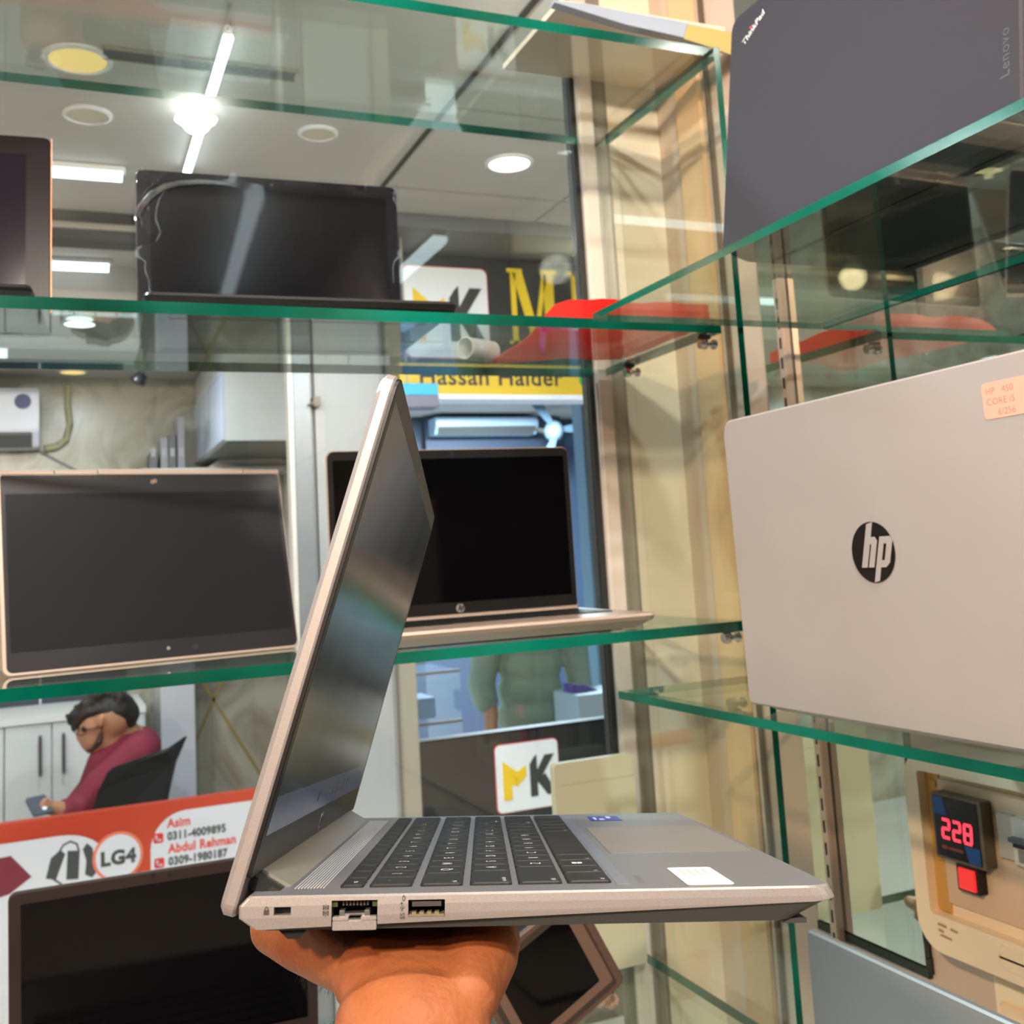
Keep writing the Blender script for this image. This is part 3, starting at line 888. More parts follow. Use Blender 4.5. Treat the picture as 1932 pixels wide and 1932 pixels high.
# ================================================================== the other laptops
def laptop(M, label, W, D, H, lean, shell, deck, bt=0.016, lt=0.005, bez=(0.008, 0.012, 0.020), screen=None, front=0.007,
           bezm=None, keys=True, lid_r=0.009, logo=None, cam_=True, group=None, lid_s0=0.0):
    """root frame: x to the user's right, -y towards the user, z up, hinge line at y=0; lean > 0 opens past upright"""
    r = empty('laptop', M, label, 'laptop', group)
    b = MB()
    lv = [(0.010, 0.026, 0.012, 0.0012), (0.003, 0.004, 0.001, bt - front), (0.0, 0.0, 0.0, bt - 0.003), (0.0012, 0.0012, 0.0012, bt)]
    b.rings([[Vector((x, y, z)) for x, y in rrect(s, -D + f, W - s, -bk, 0, 5, (0.008, 0.005, 0.005, 0.008))] for bk, f, s, z in lv])
    b.build('base', deck, r)
    for y in (-0.034, -D + 0.040): MB().prism(rrect(0.025, y - 0.004, W - 0.025, y + 0.004, 0.0035, 3), 0.0, 0.0014).build('rubber_foot', BLACKP, r)
    if keys:
        k = MB()
        n, p = 15, (W - 0.036) / 15
        for row in range(6):
            for i in range(n):
                if row == 5 and 4 <= i <= 8: continue
                x, y = 0.018 + i * p, -0.032 - row * 0.0182
                k.box((x + 0.001, y - 0.0162, bt), (x + p - 0.001, y, bt + 0.0013))
        k.box((0.018 + 4 * p + 0.001, -0.032 - 5 * 0.0182 - 0.0162, bt), (0.018 + 9 * p - 0.001, -0.032 - 5 * 0.0182, bt + 0.0013))
        tag(k.build('keyboard', KEYM, r), kind='stuff')
        t = MB().prism(rrect(W / 2 - 0.055, -D + 0.012, W / 2 + 0.055, -D + 0.075, 0.003, 3), bt, bt + 0.0003)
        t.build('touchpad', deck, r)
    for x0 in (0.035, W - 0.075):
        MB().tube([(x0, 0.001, bt - 0.001), (x0 + 0.04, 0.001, bt - 0.001)], 0.0042, 12).build('hinge', shell, r)
    LMx = Matrix(((1, 0, 0, 0), (0, math.sin(lean), -math.cos(lean), 0.0), (0, math.cos(lean), math.sin(lean), bt - 0.002), (0, 0, 0, 1)))
    b = MB()
    b.rings([[LMx @ Vector((x, s_, t)) for x, s_ in rrect(i, lid_s0 + i, W - i, H - i, 0, 5, (0.004, lid_r, lid_r, 0.004))] for i, t in ((0.0016, -lt), (0.0, -lt + 0.0016), (0.0, -0.0012), (0.0006, -0.0004))])
    b.build('lid', shell, r)
    b = MB()
    b.rings([[LMx @ Vector((x, s_, t)) for x, s_ in rrect(0.0012 + i, lid_s0 + 0.006, W - 0.0012 - i, H - 0.0012 - i, 0, 4, (0.002, lid_r - 0.001, lid_r - 0.001, 0.002))] for i, t in ((0, -0.0006), (0, 0.0007), (0.0006, 0.001))])
    b.build('bezel', bezm or BEZEL, r)
    b = MB()
    b.prism([(bez[0], bez[2]), (W - bez[0], bez[2]), (W - bez[0], H - bez[1]), (bez[0], H - bez[1])], 0.0009, 0.00115, LMx)
    b.build('screen', screen or SCR, r)
    if cam_:
        MB().disc((W / 2, H - bez[1] / 2, 0.001), 0.0022, 0.0003, LMx, 12).build('webcam', PORT, r)
    r['lean'] = lean
    return r, LMx
del_keys = []

# open bronze-silver laptop on the middle shelf
rB, LB = laptop(TR(0.3002, 1.2685, -0.0885) @ RZ(-0.0384), 'open bronze silver laptop with a black screen on the middle shelf',
                0.3215, 0.214, 0.212, 0.0056, BRONZE, BRONZE, bt=0.018, front=0.0075)
hp_badge(rB, LB @ TR(0.161, 0.0125, 0.001), 0.0055, mat('badge_silver', rgb(170, 170, 172), 0.3, 0.6), BEZEL)
MB().box((0.268, -0.0045, 0.0155), (0.312, 0.0005, 0.0195)).build('hinge_barrel', BRONZE, rB, bevel=0.001)

# big silver laptop with the round badge, seen from behind
WF = 0.358
rF, LF = laptop(TR(0.5637, 0.8014 - WF, -0.146) @ RZ(PI / 2), 'big silver laptop seen from behind, round black badge and pink label',
                WF, 0.232, 0.2371 + 0.006, 0.0175, SILVER2, SILVER2, bt=0.0145, lt=0.007, lid_r=0.012, lid_s0=-0.006)
BACK = lambda u, s, t: LF @ TR(WF - u, s, -0.0070 - t) @ RY(PI)      # on the outside of the lid, x to the photo's right
hp_badge(rF, BACK(0.1765, 0.1215, 0.0), 0.0224, mat('badge_black', rgb(38, 34, 33), 0.06, 0.4), SILVER2)
s = MB().prism(rrect(0, 0, 0.052, 0.0235, 0.003, 3), 0.0, 0.0003, BACK(0.2935, 0.2035, 0))
lb = s.build('price_label', PINKS, rF)
LOFF = BACK(0.2935, 0.2035, 0.00035)
letters('handwriting', 'HP   450', 0.0062, LOFF @ TR(0.003, 0.0158, 0), INK, lb, bold=-0.00008)
letters('handwriting', 'CORE i5', 0.0062, LOFF @ TR(0.003, 0.0088, 0), INK, lb, bold=-0.00008)
letters('handwriting', '6/256', 0.0062, LOFF @ TR(0.011, 0.0018, 0), INK, lb, bold=-0.00008)
MB().box((0.022, 0.0, 0.2405), (WF - 0.022, 0.0032, 0.2412), Matrix()).build('lid_seam', mat('seam_grey', rgb(150, 142, 140), 0.5), rF)

# dark grey laptop above it, also from behind
WT = 0.340
rT, LTm = laptop(TR(0.5792, 0.8083 - WT, 0.258) @ RZ(PI / 2), 'dark grey laptop seen from behind on the upper right shelf',
                 WT, 0.231, 0.2345, -0.1429, CHAR, mat('charcoal_base', rgb(36, 37, 40), 0.5), bt=0.016, lt=0.006, lid_r=0.012, lid_s0=-0.004)
TB = lambda u, s, t: LTm @ TR(WT - u, s, -0.0060 - t) @ RY(PI)
letters('lid_name', 'ThinkPad', 0.0098, TB(0.0232, 0.1965, 0.0001) @ RZ(0.50), mat('name_white', rgb(225, 225, 230), 0.4), rT, bold=0.0001)
MB().disc((0, 0, 0), 0.0012, 0.0003, TB(0.0335, 0.2105, 0.0), 12).build('red_dot', mat('dot_red', rgb(220, 50, 60), 0.4, emit=(1, .05, .05), estr=0.4), rT)
letters('lid_maker', 'Lenovo', 0.0110, TB(0.3305, 0.0215, 0.0001) @ RZ(PI / 2), mat('name_dark', rgb(44, 40, 44), 0.45, 0.0, 0.3), rT, bold=0.0001, space=1.1)

# half open black laptop low on the left, in front of the banner
rI, LI = laptop(TR(-0.0475, 1.292, -0.540) @ RZ(-0.02), 'black laptop half open on the low shelf in front of the red and white banner',
                0.32, 0.213, 0.2095, -0.10, mat('black_lid', rgb(58, 50, 48), 0.45, 0.2), BLACKP, bt=0.018, bezm=mat('bezel_brown', rgb(48, 40, 40), 0.45, 0, 0.15), bez=(0.012, 0.013, 0.02), screen=SCR)
MB().disc((0.142, 0.2055, 0.001), 0.0028, 0.0003, LI, 12).build('webcam', PORT, rI)

# black laptop at the left edge of the upper shelf
rE, LE = laptop(TR(-0.328, 1.262, 0.261) @ RZ(-0.075), 'black laptop at the left end of the upper shelf, cut by the frame',
                0.324, 0.205, 0.230, 0.06, mat('black_lid2', rgb(30, 27, 30), 0.45, 0.1, 0.2), BLACKP, bt=0.009, front=0.005,
                bezm=mat('bezel_plum', rgb(27, 23, 27), 0.25, 0, 0.06), bez=(0.026, 0.022, 0.02), screen=mat('plum_screen', rgb(30, 27, 37), 0.12, 0, 0.06))
MB().box((0.3235, -0.003, 0.03), (0.3245, 0.0015, 0.235), TR(0, 0, 0) @ RX(-0.06)).build('copper_edge', mat('copper_edge', rgb(150, 96, 66), 0.35, 0.6), rE)

# black laptop wrapped in film
rD, LD = laptop(TR(0.0885, 1.3070, 0.261) @ RZ(-0.04), 'black laptop with its lid still wrapped in clear film on the upper shelf',
                0.324, 0.235, 0.2135, -0.015, mat('black_lid3', rgb(30, 30, 36), 0.4, 0.1), BLACKP, bt=0.017, front=0.009,
                bezm=mat('bezel_blue', rgb(24, 24, 32), 0.2, 0, 0.15), bez=(0.016, 0.018, 0.02), screen=mat('blue_black_screen', rgb(7, 9, 16), 0.16, 0, 0.25))
fb = MB()
NX, NY = 40, 28
def film_z(u, v):
    e = min(u, 1 - u, v * 1.2, 1 - v)
    z = 0.0022 + 0.0020 * math.exp(-e * 30) + 0.0009 * math.sin(23 * u + 9 * v) * math.exp(-e * 26) + 0.0006 * math.sin(60 * v + 17 * u * u) * math.exp(-e * 34)
    d = math.hypot(u - 0.22, (v - 0.72) * 0.7)
    z += 0.0028 * math.exp(-((d - 0.20) / 0.022) ** 2) * (1 if u < 0.24 and v > 0.6 else 0.0)
    return z
gv = [[fb.bm.verts.new(LD @ Vector((-0.002 + 0.328 * i / NX, 0.006 + 0.2105 * j / NY, film_z(i / NX, j / NY)))) for i in range(NX + 1)] for j in range(NY + 1)]
for j in range(NY):
    for i in range(NX): fb.bm.faces.new((gv[j][i], gv[j][i + 1], gv[j + 1][i + 1], gv[j + 1][i]))
# loose tail of film hanging behind the shelf edge on the left
tl = [[fb.bm.verts.new(Vector((-0.004 + 0.004 * math.sin(j * 2.1) + i * (0.030 - 0.0042 * j) / 3, -0.004 - 0.03 * j / 6 + 0.004 * ((i + j) % 2), 0.018 - 0.0028 * j))) for i in range(4)] for j in range(6)]
for j in range(5):
    for i in range(3): fb.bm.faces.new((tl[j][i], tl[j][i + 1], tl[j + 1][i + 1], tl[j + 1][i]))
fb.build('protective_film', FILM, rD, smooth=True)
cl = MB()
cl.tube([LD @ Vector(p) for p in ((0.001, 0.152, 0.0045), (0.006, 0.164, 0.006), (0.018, 0.181, 0.0065), (0.034, 0.1915, 0.0068), (0.052, 0.1975, 0.0066), (0.076, 0.2010, 0.0060), (0.100, 0.2015, 0.0050), (0.118, 0.1985, 0.004))], [0.0028, 0.0040, 0.0036, 0.0036, 0.0034, 0.0032, 0.0028, 0.0016], 10)
cl.build('film_curl', FILM2, rD, smooth=True)

# convertible standing like a tent: hinge on top, picture side to the front
MC = TR(-0.0478, 1.1603, -0.0885) @ RZ(0.196)
rC = empty('laptop', MC, 'convertible laptop standing tent fashion, hinge on top and screen upside down, on the middle shelf', 'laptop')
WCn, HC, LC_ = 0.306, 0.2066, 0.2163
CM = Matrix(((1, 0, 0, 0), (0, math.sin(LC_), -math.cos(LC_), 0.0045), (0, math.cos(LC_), math.sin(LC_), 0.0008), (0, 0, 0, 1)))
b = MB()
b.rings([[CM @ Vector((x, s_, t)) for x, s_ in rrect(i, i, WCn - i, HC - i, 0, 5, (0.008, 0.004, 0.004, 0.008))] for i, t in ((0.001, -0.0050), (0.0, -0.0035), (0.0, -0.001), (0.0006, -0.0004))])
b.build('lid', BRONZE, rC)
b = MB()
b.rings([[CM @ Vector((x, s_, t)) for x, s_ in rrect(0.0035 + i, 0.0030 + i, WCn - 0.0018 - i, HC - 0.0015 - i, 0, 4, (0.006, 0.003, 0.003, 0.006))] for i, t in ((0, -0.0006), (0, 0.0006), (0.0005, 0.0009))])
b.build('bezel', mat('bezel_navy', rgb(30, 31, 36), 0.25), rC)
b = MB().prism([(0.0075, 0.022), (WCn - 0.006, 0.022), (WCn - 0.006, HC - 0.022), (0.0075, HC - 0.022)], 0.0008, 0.00105, CM)
b.build('screen', SCRM, rC)
MB().disc((0.160, 0.0125, 0.0009), 0.0020, 0.0003, CM, 12).build('webcam', STEEL, rC)
MB().disc((0.189, 0.0115, 0.0009), 0.0030, 0.0003, CM, 12).build('webcam_shutter', PORT, rC)
lg = MB()
for dx in (-0.0022, -0.0004, 0.0014, 0.0032): stroke(lg, [(dx - 0.0008, -0.003 if dx in (-0.0004, ) else -0.0018), (dx + 0.0008, 0.0030 if dx == 0.0014 else 0.0016)], 0.0007, CM @ TR(0.158, HC - 0.0095, 0.0009), 0.0002)
lg.build('slash_logo', mat('logo_rose', rgb(190, 160, 150), 0.3, 0.5), rC)
for (a, c) in ((-0.0, 0.056), (0.056, 0.100), (0.100, 0.262), (0.262, 0.306)):
    rr = 0.0046 if (c - a) > 0.1 else 0.0040
    MB().tube([CM @ Vector((a + 0.0006, HC + 0.0015, -0.0035)), CM @ Vector((c - 0.0006, HC + 0.0015, -0.0035))], rr, 14).build('hinge', BRONZE, rC)
LB2 = -0.26
BMx = Matrix(((1, 0, 0, 0), (0, math.sin(LB2), -math.cos(LB2), 0.1045), (0, math.cos(LB2), math.sin(LB2), 0.0012), (0, 0, 0, 1)))
b = MB()
b.rings([[BMx @ Vector((x, s_, t)) for x, s_ in rrect(i, i, WCn - i, HC - i, 0, 5, (0.008, 0.004, 0.004, 0.008))] for i, t in ((0.003, -0.007), (0.0, -0.005), (0.0, 0.002), (0.0008, 0.003))])
b.build('base', BRONZE, rC)

# silver laptop at the bottom right corner, lid only in view, from behind
WH = 0.32
rH, LHm = laptop(TR(0.5660, 0.752 - WH, -0.540) @ RZ(PI / 2), 'bare silver laptop lid rising from the bottom right corner below the breaker box',
                 WH, 0.220, 0.213, 0.0, mat('cool_silver_lid', rgb(132, 138, 142), 0.38, 0.5), SILVER, bt=0.015, lt=0.007, lid_r=0.004)

# dark tablet leaning askew on the low shelf behind the hand
ME = TR(0.573, 1.10, -0.470) @ RY(-0.47)
rJ = empty('tablet', ME, 'dark tablet with a grey brown rim leaning askew behind the hand', 'tablet')
TWd, THt = 0.142, 0.118      # runs to the left (-x) and up (+z) from its lower right corner
TBM = Matrix(((1, 0, 0, -TWd), (0, 0, -1, 0), (0, 1, 0, 0), (0, 0, 0, 1)))
b = MB()
b.rings([[TBM @ Vector((x, y, t)) for x, y in rrect(i, i, TWd - i, THt - i, 0.008, 5)] for i, t in ((0.002, -0.009), (0, -0.007), (0, -0.001), (0.001, 0))])
b.build('shell', mat('tablet_rim', rgb(84, 66, 58), 0.45, 0.2), rJ)
b = MB().prism(rrect(0.006, 0.006, TWd - 0.009, THt - 0.006, 0.004, 4), 0.0, 0.0008, TBM)
b.build('border', mat('tablet_border', rgb(48, 40, 36), 0.4), rJ)
b = MB().prism(rrect(0.012, 0.012, TWd - 0.012, THt - 0.012, 0.003, 3), 0.0008, 0.0014, TBM)
b.build('rim', mat('tablet_rim2', rgb(98, 78, 68), 0.45, 0.1), rJ)
b = MB().prism(rrect(0.022, 0.022, TWd - 0.0255, THt - 0.012, 0.002, 3), 0.0014, 0.002, TBM)
b.build('screen', SCR, rJ)

# ================================================================== small things on the shelves
# red plastic folder
zt = 0.2612
b = MB()
def fold(i, j):
    u, v = i / 12, j / 6
    xl = 0.502 + 0.040 * v + 0.012 * math.sin(PI * v)
    x = xl + (0.7240 - xl) * u
    y = 1.056 + (1.326 - 1.056) * v - 0.03 * (1 - min(1, u * 3)) * 0 + (-0.045 * v * min(1, max(0, (u - 0.12) * 3)) if v > 0 else 0)
    t = 0.0225 * min(1, u / 0.16) ** 0.6 * (1 - 0.35 * v)
    return x, y, t
top = [[b.bm.verts.new((fold(i, j)[0], fold(i, j)[1] + 0.004 * math.sin(i * 1.1) * (j == 0), zt + 0.003 + fold(i, j)[2] + 0.0012 * math.sin(i * 1.7 + j * 2.3))) for i in range(13)] for j in range(7)]
bot = [[b.bm.verts.new((fold(i, j)[0], fold(i, j)[1], zt + 0.0003 + 0.002 * (0.5 + 0.5 * math.sin(i * 1.3 + j * 1.9)))) for i in range(13)] for j in range(7)]
for j in range(6):
    for i in range(12):
        b.bm.faces.new((top[j][i], top[j][i + 1], top[j + 1][i + 1], top[j + 1][i]))
        b.bm.faces.new((bot[j][i], bot[j + 1][i], bot[j + 1][i + 1], bot[j][i + 1]))
for i in range(12):
    b.bm.faces.new((top[0][i], bot[0][i], bot[0][i + 1], top[0][i + 1]))
    b.bm.faces.new((top[6][i], top[6][i + 1], bot[6][i + 1], bot[6][i]))
for j in range(6):
    b.bm.faces.new((top[j][0], top[j + 1][0], bot[j + 1][0], bot[j][0]))
    b.bm.faces.new((top[j][12], bot[j][12], bot[j + 1][12], top[j + 1][12]))
tag(b.build('folder', REDF, None, smooth=True), 'bright red plastic folder at the right end of the upper shelf', 'folder')
# roll of white paper beside it
b = MB()
ro, ri, n = 0.0150, 0.0136, 24
A0, A1 = Vector((0.497, 1.292, zt + ro + 0.0005)), Vector((0.545, 1.316, zt + ro + 0.0005))
ax = (A1 - A0).normalized(); e1 = ax.cross(Vector((0, 0, 1))).normalized(); e2 = e1.cross(ax)
c = lambda P, r: [P + r * (math.cos(2 * PI * k / n) * e1 + math.sin(2 * PI * k / n) * e2) for k in range(n)]
b.rings([c(A0, ri), c(A0, ro), c(A1, ro), c(A1, ri), c(A0, ri)], False, False)
tag(b.build('paper_roll', WPAPER, None, smooth=True), 'short roll of white paper lying left of the red folder', 'paper roll')
# beige carton at the window foot
b = MB()
b.rings([[Vector((x, y, z)) for x, z in rrect(0.594, -0.5398, 0.7125, -0.272, 0.006, 4)] for y in (1.302, 1.315)])
bx = tag(b.build('panel_box', mat('carton_cream', rgb(172, 178, 156), 0.6, var=0.03), None), 'cream flat box standing on the low shelf against the window frame', 'box')
MB().box((0.6, 1.3012, -0.30), (0.712, 1.302, -0.2985)).build('box_seam', mat('carton_seam', rgb(176, 176, 148), 0.7), bx)
# crumpled cloth by the tablet
b = MB()
for k in range(16):
    a = k * 0.62
    b.ball((0.585 + 0.018 * math.cos(a) + 0.0012 * k, 1.20 + 0.020 * math.sin(a * 1.3), -0.529 + 0.0022 * k), (0.010 + 0.004 * math.sin(k), 0.012, 0.008 + 0.002 * math.cos(k * 2)), None, 10, 7)
o = b.build('cloth', mat('pale_cloth', rgb(226, 196, 176), 0.8, bump=0.5, bscale=160), None, smooth=True)
md = o.modifiers.new('remesh', 'REMESH'); md.mode = 'VOXEL'; md.voxel_size = 0.004
tag(o, 'crumpled pale pink cloth on the low shelf right of the tablet', 'cloth')
# ================================================================== breaker box on the right wall
FX = 0.800                                    # its front plane
def fx(px, py): 
    p = onX(px, py, FX)
    return (-p.y, p.z)                         # face frame: a = -Y (to the photo's right), c = Z
bxM = Matrix(((0, 0, -1, FX), (-1, 0, 0, 0), (0, 1, 0, 0), (0, 0, 0, 1)))   # (a, c, out) -> world
box = empty('breaker_box', TR(0, 0, 0), 'cream electrical breaker box with a red lit voltmeter on the right wall', 'breaker box')
y0, y1 = 0.892, 0.560
z0, z1 = -0.413, -0.218
oa = rrect(-y0, z0, -y1, z1, 0.03, 6)
ia = rrect(-0.872, -0.376, -0.60, -0.238, 0.004, 6)
b = MB()
n = len(oa)
dz = XM - 0.0008 - FX
rings = [[bxM @ Vector((p[0], p[1], -dz)) for p in oa], [bxM @ Vector((p[0], p[1], -0.010)) for p in oa],
         [bxM @ Vector((p[0] * 0.985 + 0.015 * -0.73, p[1] * 0.985 + 0.015 * -0.31, 0)) for p in oa],
         [bxM @ Vector((p[0], p[1], -0.001)) for p in ia], [bxM @ Vector((p[0], p[1], -0.014)) for p in ia]]
b.rings(rings)
b.build('housing', CREAM, box, smooth=True)
MB().prism([(-0.872, -0.375), (-0.855, -0.375), (-0.855, -0.239), (-0.872, -0.239)], -0.0138, -0.0122, bxM).build('corner_post', YELLOWED, box)
MB().prism(rrect(-0.854, -0.364, -0.61, -0.245, 0.002, 2), -0.0138, -0.0100, bxM).build('cover_plate', mat('plate_greige', rgb(214, 190, 166), 0.4), box)
# hollow finger grip at the lower edge
g = MB()
g.rings([[bxM @ Vector((p[0], p[1], h)) for p in rrect(-0.790 + i, -0.404 + i, -0.64 - i, -0.380 - i, 0.010, 5)] for i, h in ((0, -0.0012), (0.001, 0.0008), (0.003, 0.0012))])
g.build('grip', CREAM, box)
mkk = MB()
for (a, c, w) in ((-0.862, -0.385, 0.010), (-0.846, -0.386, 0.008), (-0.862, -0.3905, 0.006), (-0.860, -0.395, 0.014)):
    mkk.prism([(a, c), (a + w, c - 0.0006), (a + w, c + 0.0012), (a, c + 0.0018)], -0.001, 0.0004, bxM)
mkk.build('worn_print', mat('worn_print', rgb(172, 148, 118), 0.6), box)
# voltmeter
vm = MB().prism(rrect(-0.850, -0.3165, -0.788, -0.2545, 0.002, 3), -0.0102, 0.004, bxM)
vo = vm.build('voltmeter', mat('meter_frame', rgb(104, 94, 78), 0.4), box)
VM2 = bxM @ TR(0, 0, 0.0)
MB().prism(rrect(-0.8475, -0.3140, -0.7925, -0.2570, 0.001, 2), 0.004, 0.0046, bxM).build('meter_face', mat('meter_black', rgb(24, 26, 32), 0.25), vo)
bl = mat('meter_blue', rgb(20, 84, 160), 0.35)
q = MB()
q.prism([(-0.847, -0.2745), (-0.8305, -0.2745), (-0.8345, -0.2575), (-0.847, -0.2575)], 0.0046, 0.0049, bxM)
q.build('meter_blue_print', bl, vo)
q = MB()
q.prism([(-0.8115, -0.2985), (-0.793, -0.2985), (-0.793, -0.3135), (-0.8075, -0.3135)][::-1], 0.0046, 0.0049, bxM)
q.build('meter_blue_print', bl, vo)
q = MB().prism(rrect(-0.841, -0.3065, -0.834, -0.303, 0.0015, 3), 0.0046, 0.0049, bxM).prism(rrect(-0.833, -0.3062, -0.814, -0.3035, 0.0008, 2), 0.0046, 0.0049, bxM)
q.build('meter_print', mat('meter_red_print', rgb(150, 70, 70), 0.5), vo)
SEG = {'a': [(0.12, 1.0), (0.88, 1.0)], 'b': [(0.95, 0.93), (0.95, 0.55)], 'c': [(0.95, 0.45), (0.95, 0.07)], 'd': [(0.12, 0.0), (0.88, 0.0)],
       'e': [(0.05, 0.45), (0.05, 0.07)], 'f': [(0.05, 0.93), (0.05, 0.55)], 'g': [(0.12, 0.5), (0.88, 0.5)]}
for k, dg in enumerate('228'):
    q = MB()
    for sgm in {'2': 'abged', '8': 'abcdefg'}[dg]:
        pts = [(x * 0.0092 + y * 0.0012, y * 0.0170) for x, y in SEG[sgm]]
        stroke(q, pts, 0.0028, bxM @ TR(-0.8385 + k * 0.0137, -0.2955, 0.0047), 0.0003)
    q.build('digit', REDLED, vo)
# rocker switch
rk = MB().prism(rrect(-0.830, -0.3435, -0.803, -0.3185, 0.001, 2), -0.0102, 0.000, bxM).build('rocker_switch', PORT, box)
q = MB()
q.rings([[bxM @ Vector((p[0], p[1], h)) for p in rrect(-0.8265 + i, -0.3410 + i, -0.8065 - i, -0.3215 - i, 0.001, 2)] for i, h in ((0, 0.000), (0, 0.002), (0.002, 0.0032))])
q.build('rocker', REDSW, rk)
# breakers to the right of the meter
for k in range(3):
    a = -0.778 + k * 0.046
    m_ = MB().prism(rrect(a, -0.302, a + 0.018, -0.262, 0.0006, 1), -0.0102, -0.004, bxM)
    m_.build('blank_plate', mat('plate_grey', rgb(176, 170, 164), 0.5), box)
    br = MB().prism(rrect(a + 0.0195, -0.304, a + 0.0445, -0.262, 0.0006, 1), -0.0102, -0.001, bxM).build('breaker', mat('breaker_grey', rgb(196, 194, 192), 0.45), box)
    q = MB().prism([(a + 0.0205, -0.2885), (a + 0.0435, -0.2885), (a + 0.0435, -0.280), (a + 0.0205, -0.280)], -0.001, 0.0005, bxM)
    q.build('slot', PORT, br)
    q = MB().prism([(a + 0.0215, -0.2825), (a + 0.0425, -0.2825), (a + 0.0425, -0.2785), (a + 0.0215, -0.2785)], 0.0005, 0.007, bxM)
    q.build('lever', mat('lever_blue', rgb(72, 82, 92), 0.4), br)
    q = MB().prism([(a + 0.0245, -0.301), (a + 0.034, -0.301), (a + 0.034, -0.290), (a + 0.0245, -0.290)], -0.001, -0.0006, bxM)
    q.build('breaker_print', mat('breaker_print', rgb(120, 118, 116), 0.5), br)
MB().prism([(-0.864, -0.254), (-0.858, -0.254), (-0.858, -0.248), (-0.864, -0.248)], -0.0122, -0.0105, bxM).build('screw', YELLOWED, box)
# socket plate below
pl = empty('socket_plate', TR(XM, 0, 0), 'cream wall switch plate at the right edge below the breaker box', 'switch')
PM = Matrix(((0, 0, -1, -0.0005), (-1, 0, 0, 0), (0, 1, 0, 0), (0, 0, 0, 1)))
b = MB()
b.rings([[PM @ Vector((p[0], p[1], h)) for p in rrect(-0.846 + i, -0.520 + i, -0.70 - i, -0.436 - i, 0.004, 4)] for i, h in ((0, 0.0), (0, 0.006), (0.004, 0.010))])
b.build('plate', CREAM, pl)
for k in range(2):
    b = MB()
    b.rings([[PM @ Vector((p[0], p[1], h)) for p in rrect(-0.836 + k * 0.062 + i, -0.505 + i, -0.784 + k * 0.062 - i, -0.456 - i, 0.003, 4)] for i, h in ((0, 0.010), (0, 0.012), (0.002, 0.014))])
    b.build('switch_key', mat('switch_cream', rgb(240, 220, 190), 0.3), pl)
# pale scrape on the wall
sc_ = MB().prism([(-0.895, -0.4135), (-0.86, -0.4215), (-0.86, -0.4255), (-0.895, -0.4175)], -0.0002, 0.0006, TR(XM - 0.0006, 0, 0) @ Matrix(((0, 0, -1, 0), (-1, 0, 0, 0), (0, 1, 0, 0), (0, 0, 0, 1))))
sc_.build('wall_patch', mat('patch_pale', rgb(206, 190, 178), 0.5), bpy.data.objects['wall_right'])
# ================================================================== lamps
def downlight(x, y, z, r, m, label, power=None):
    d = empty('downlight', TR(x, y, z), label, 'lamp', 'ceiling downlights')
    b = MB()
    N = 28
    c = lambda q, h: [Vector((q * math.cos(2 * PI * k / N), q * math.sin(2 * PI * k / N), h)) for k in range(N)]
    b.rings([c(r * 1.22, -0.0005), c(r * 1.22, -0.005), c(r * 1.02, -0.008), c(r, -0.004)], True, False)
    b.build('rim', WHITEG, d, smooth=True)
    MB().disc((0, 0, -0.0055), r, 0.0015, None, 28).build('diffuser', m, d)
    return d
OFFD = mat('diffuser_off', rgb(196, 190, 170), 0.5)
downlight(1.246, 2.79, CEIL - 0.014, 0.060, DLW, 'lit white ceiling downlight right of the film wrapped laptop')
downlight(0.048, 2.477, CEIL, 0.062, DLY, 'yellow glowing ceiling downlight at the top left')
downlight(0.076, 2.785, CEIL, 0.050, OFFD, 'unlit ceiling downlight just below the yellow glowing one')
downlight(0.661, 2.75, CEIL, 0.045, OFFD, 'unlit ceiling downlight above the film wrapped laptop')
downlight(0.083, 4.30, 0.98, 0.055, DLW, 'lit white downlight seen just under the upper glass shelf at left')
downlight(0.072, 5.32, 0.98, 0.055, DLY, 'yellow downlight over the marble wall beside the air conditioner')
downlight(-2.87, 3.99, CEIL, 0.075, DLWARM, 'warm downlight far left, seen as the bright ball in the mirror')
downlight(-1.80, 3.45, CEIL, 0.040, DLWARM, 'warm downlight left of the window, seen as the small spot in the mirror')
# the warm spot and the two plain lamps of this shop, behind the camera
sp = empty('spot_lamp', Matrix.Translation(KEY), 'warm ceiling spot lamp behind the camera that lights the hand', 'lamp')
sp.matrix_world = Matrix.Translation(KEY) @ aim(KEY, (0.3, 0.5, -0.2))
b = MB()
c = lambda q, h: [Vector((q * math.cos(2 * PI * k / 20), q * math.sin(2 * PI * k / 20), h)) for k in range(20)]
b.rings([c(0.03, 0.075), c(0.062, 0.07), c(0.066, -0.004), c(0.061, -0.004), c(0.057, 0.012)], True, True)
b.build('can', WHITEG, sp, smooth=True)

MB().tube([(0, 0, 0.07), (0, 0.05, 0.26)], 0.008, 8).build('arm', ALUG, sp)
sp3 = empty('spot_lamp', Matrix.Translation(KEY3) @ aim(KEY3, (0.3, 0.5, -0.2)), 'far left warm ceiling spot lamp behind the camera', 'lamp')
b = MB()
b.rings([c(0.03, 0.075), c(0.072, 0.07), c(0.076, -0.004), c(0.071, -0.004), c(0.066, 0.012)], True, True)
b.build('can', WHITEG, sp3, smooth=True)
MB().tube([(0, 0, 0.07), (0, 0.05, 0.26)], 0.008, 8).build('arm', ALUG, sp3)
sp2 = empty('spot_lamp', Matrix.Translation(KEY2) @ aim(KEY2, (0.5, 0.8, -0.1)), 'second warm ceiling spot lamp behind the camera, further right', 'lamp')
b = MB()
b.rings([c(0.08, 0.075), c(0.16, 0.07), c(0.17, -0.004), c(0.16, -0.004), c(0.153, 0.012)], True, True)
b.build('can', WHITEG, sp2, smooth=True)
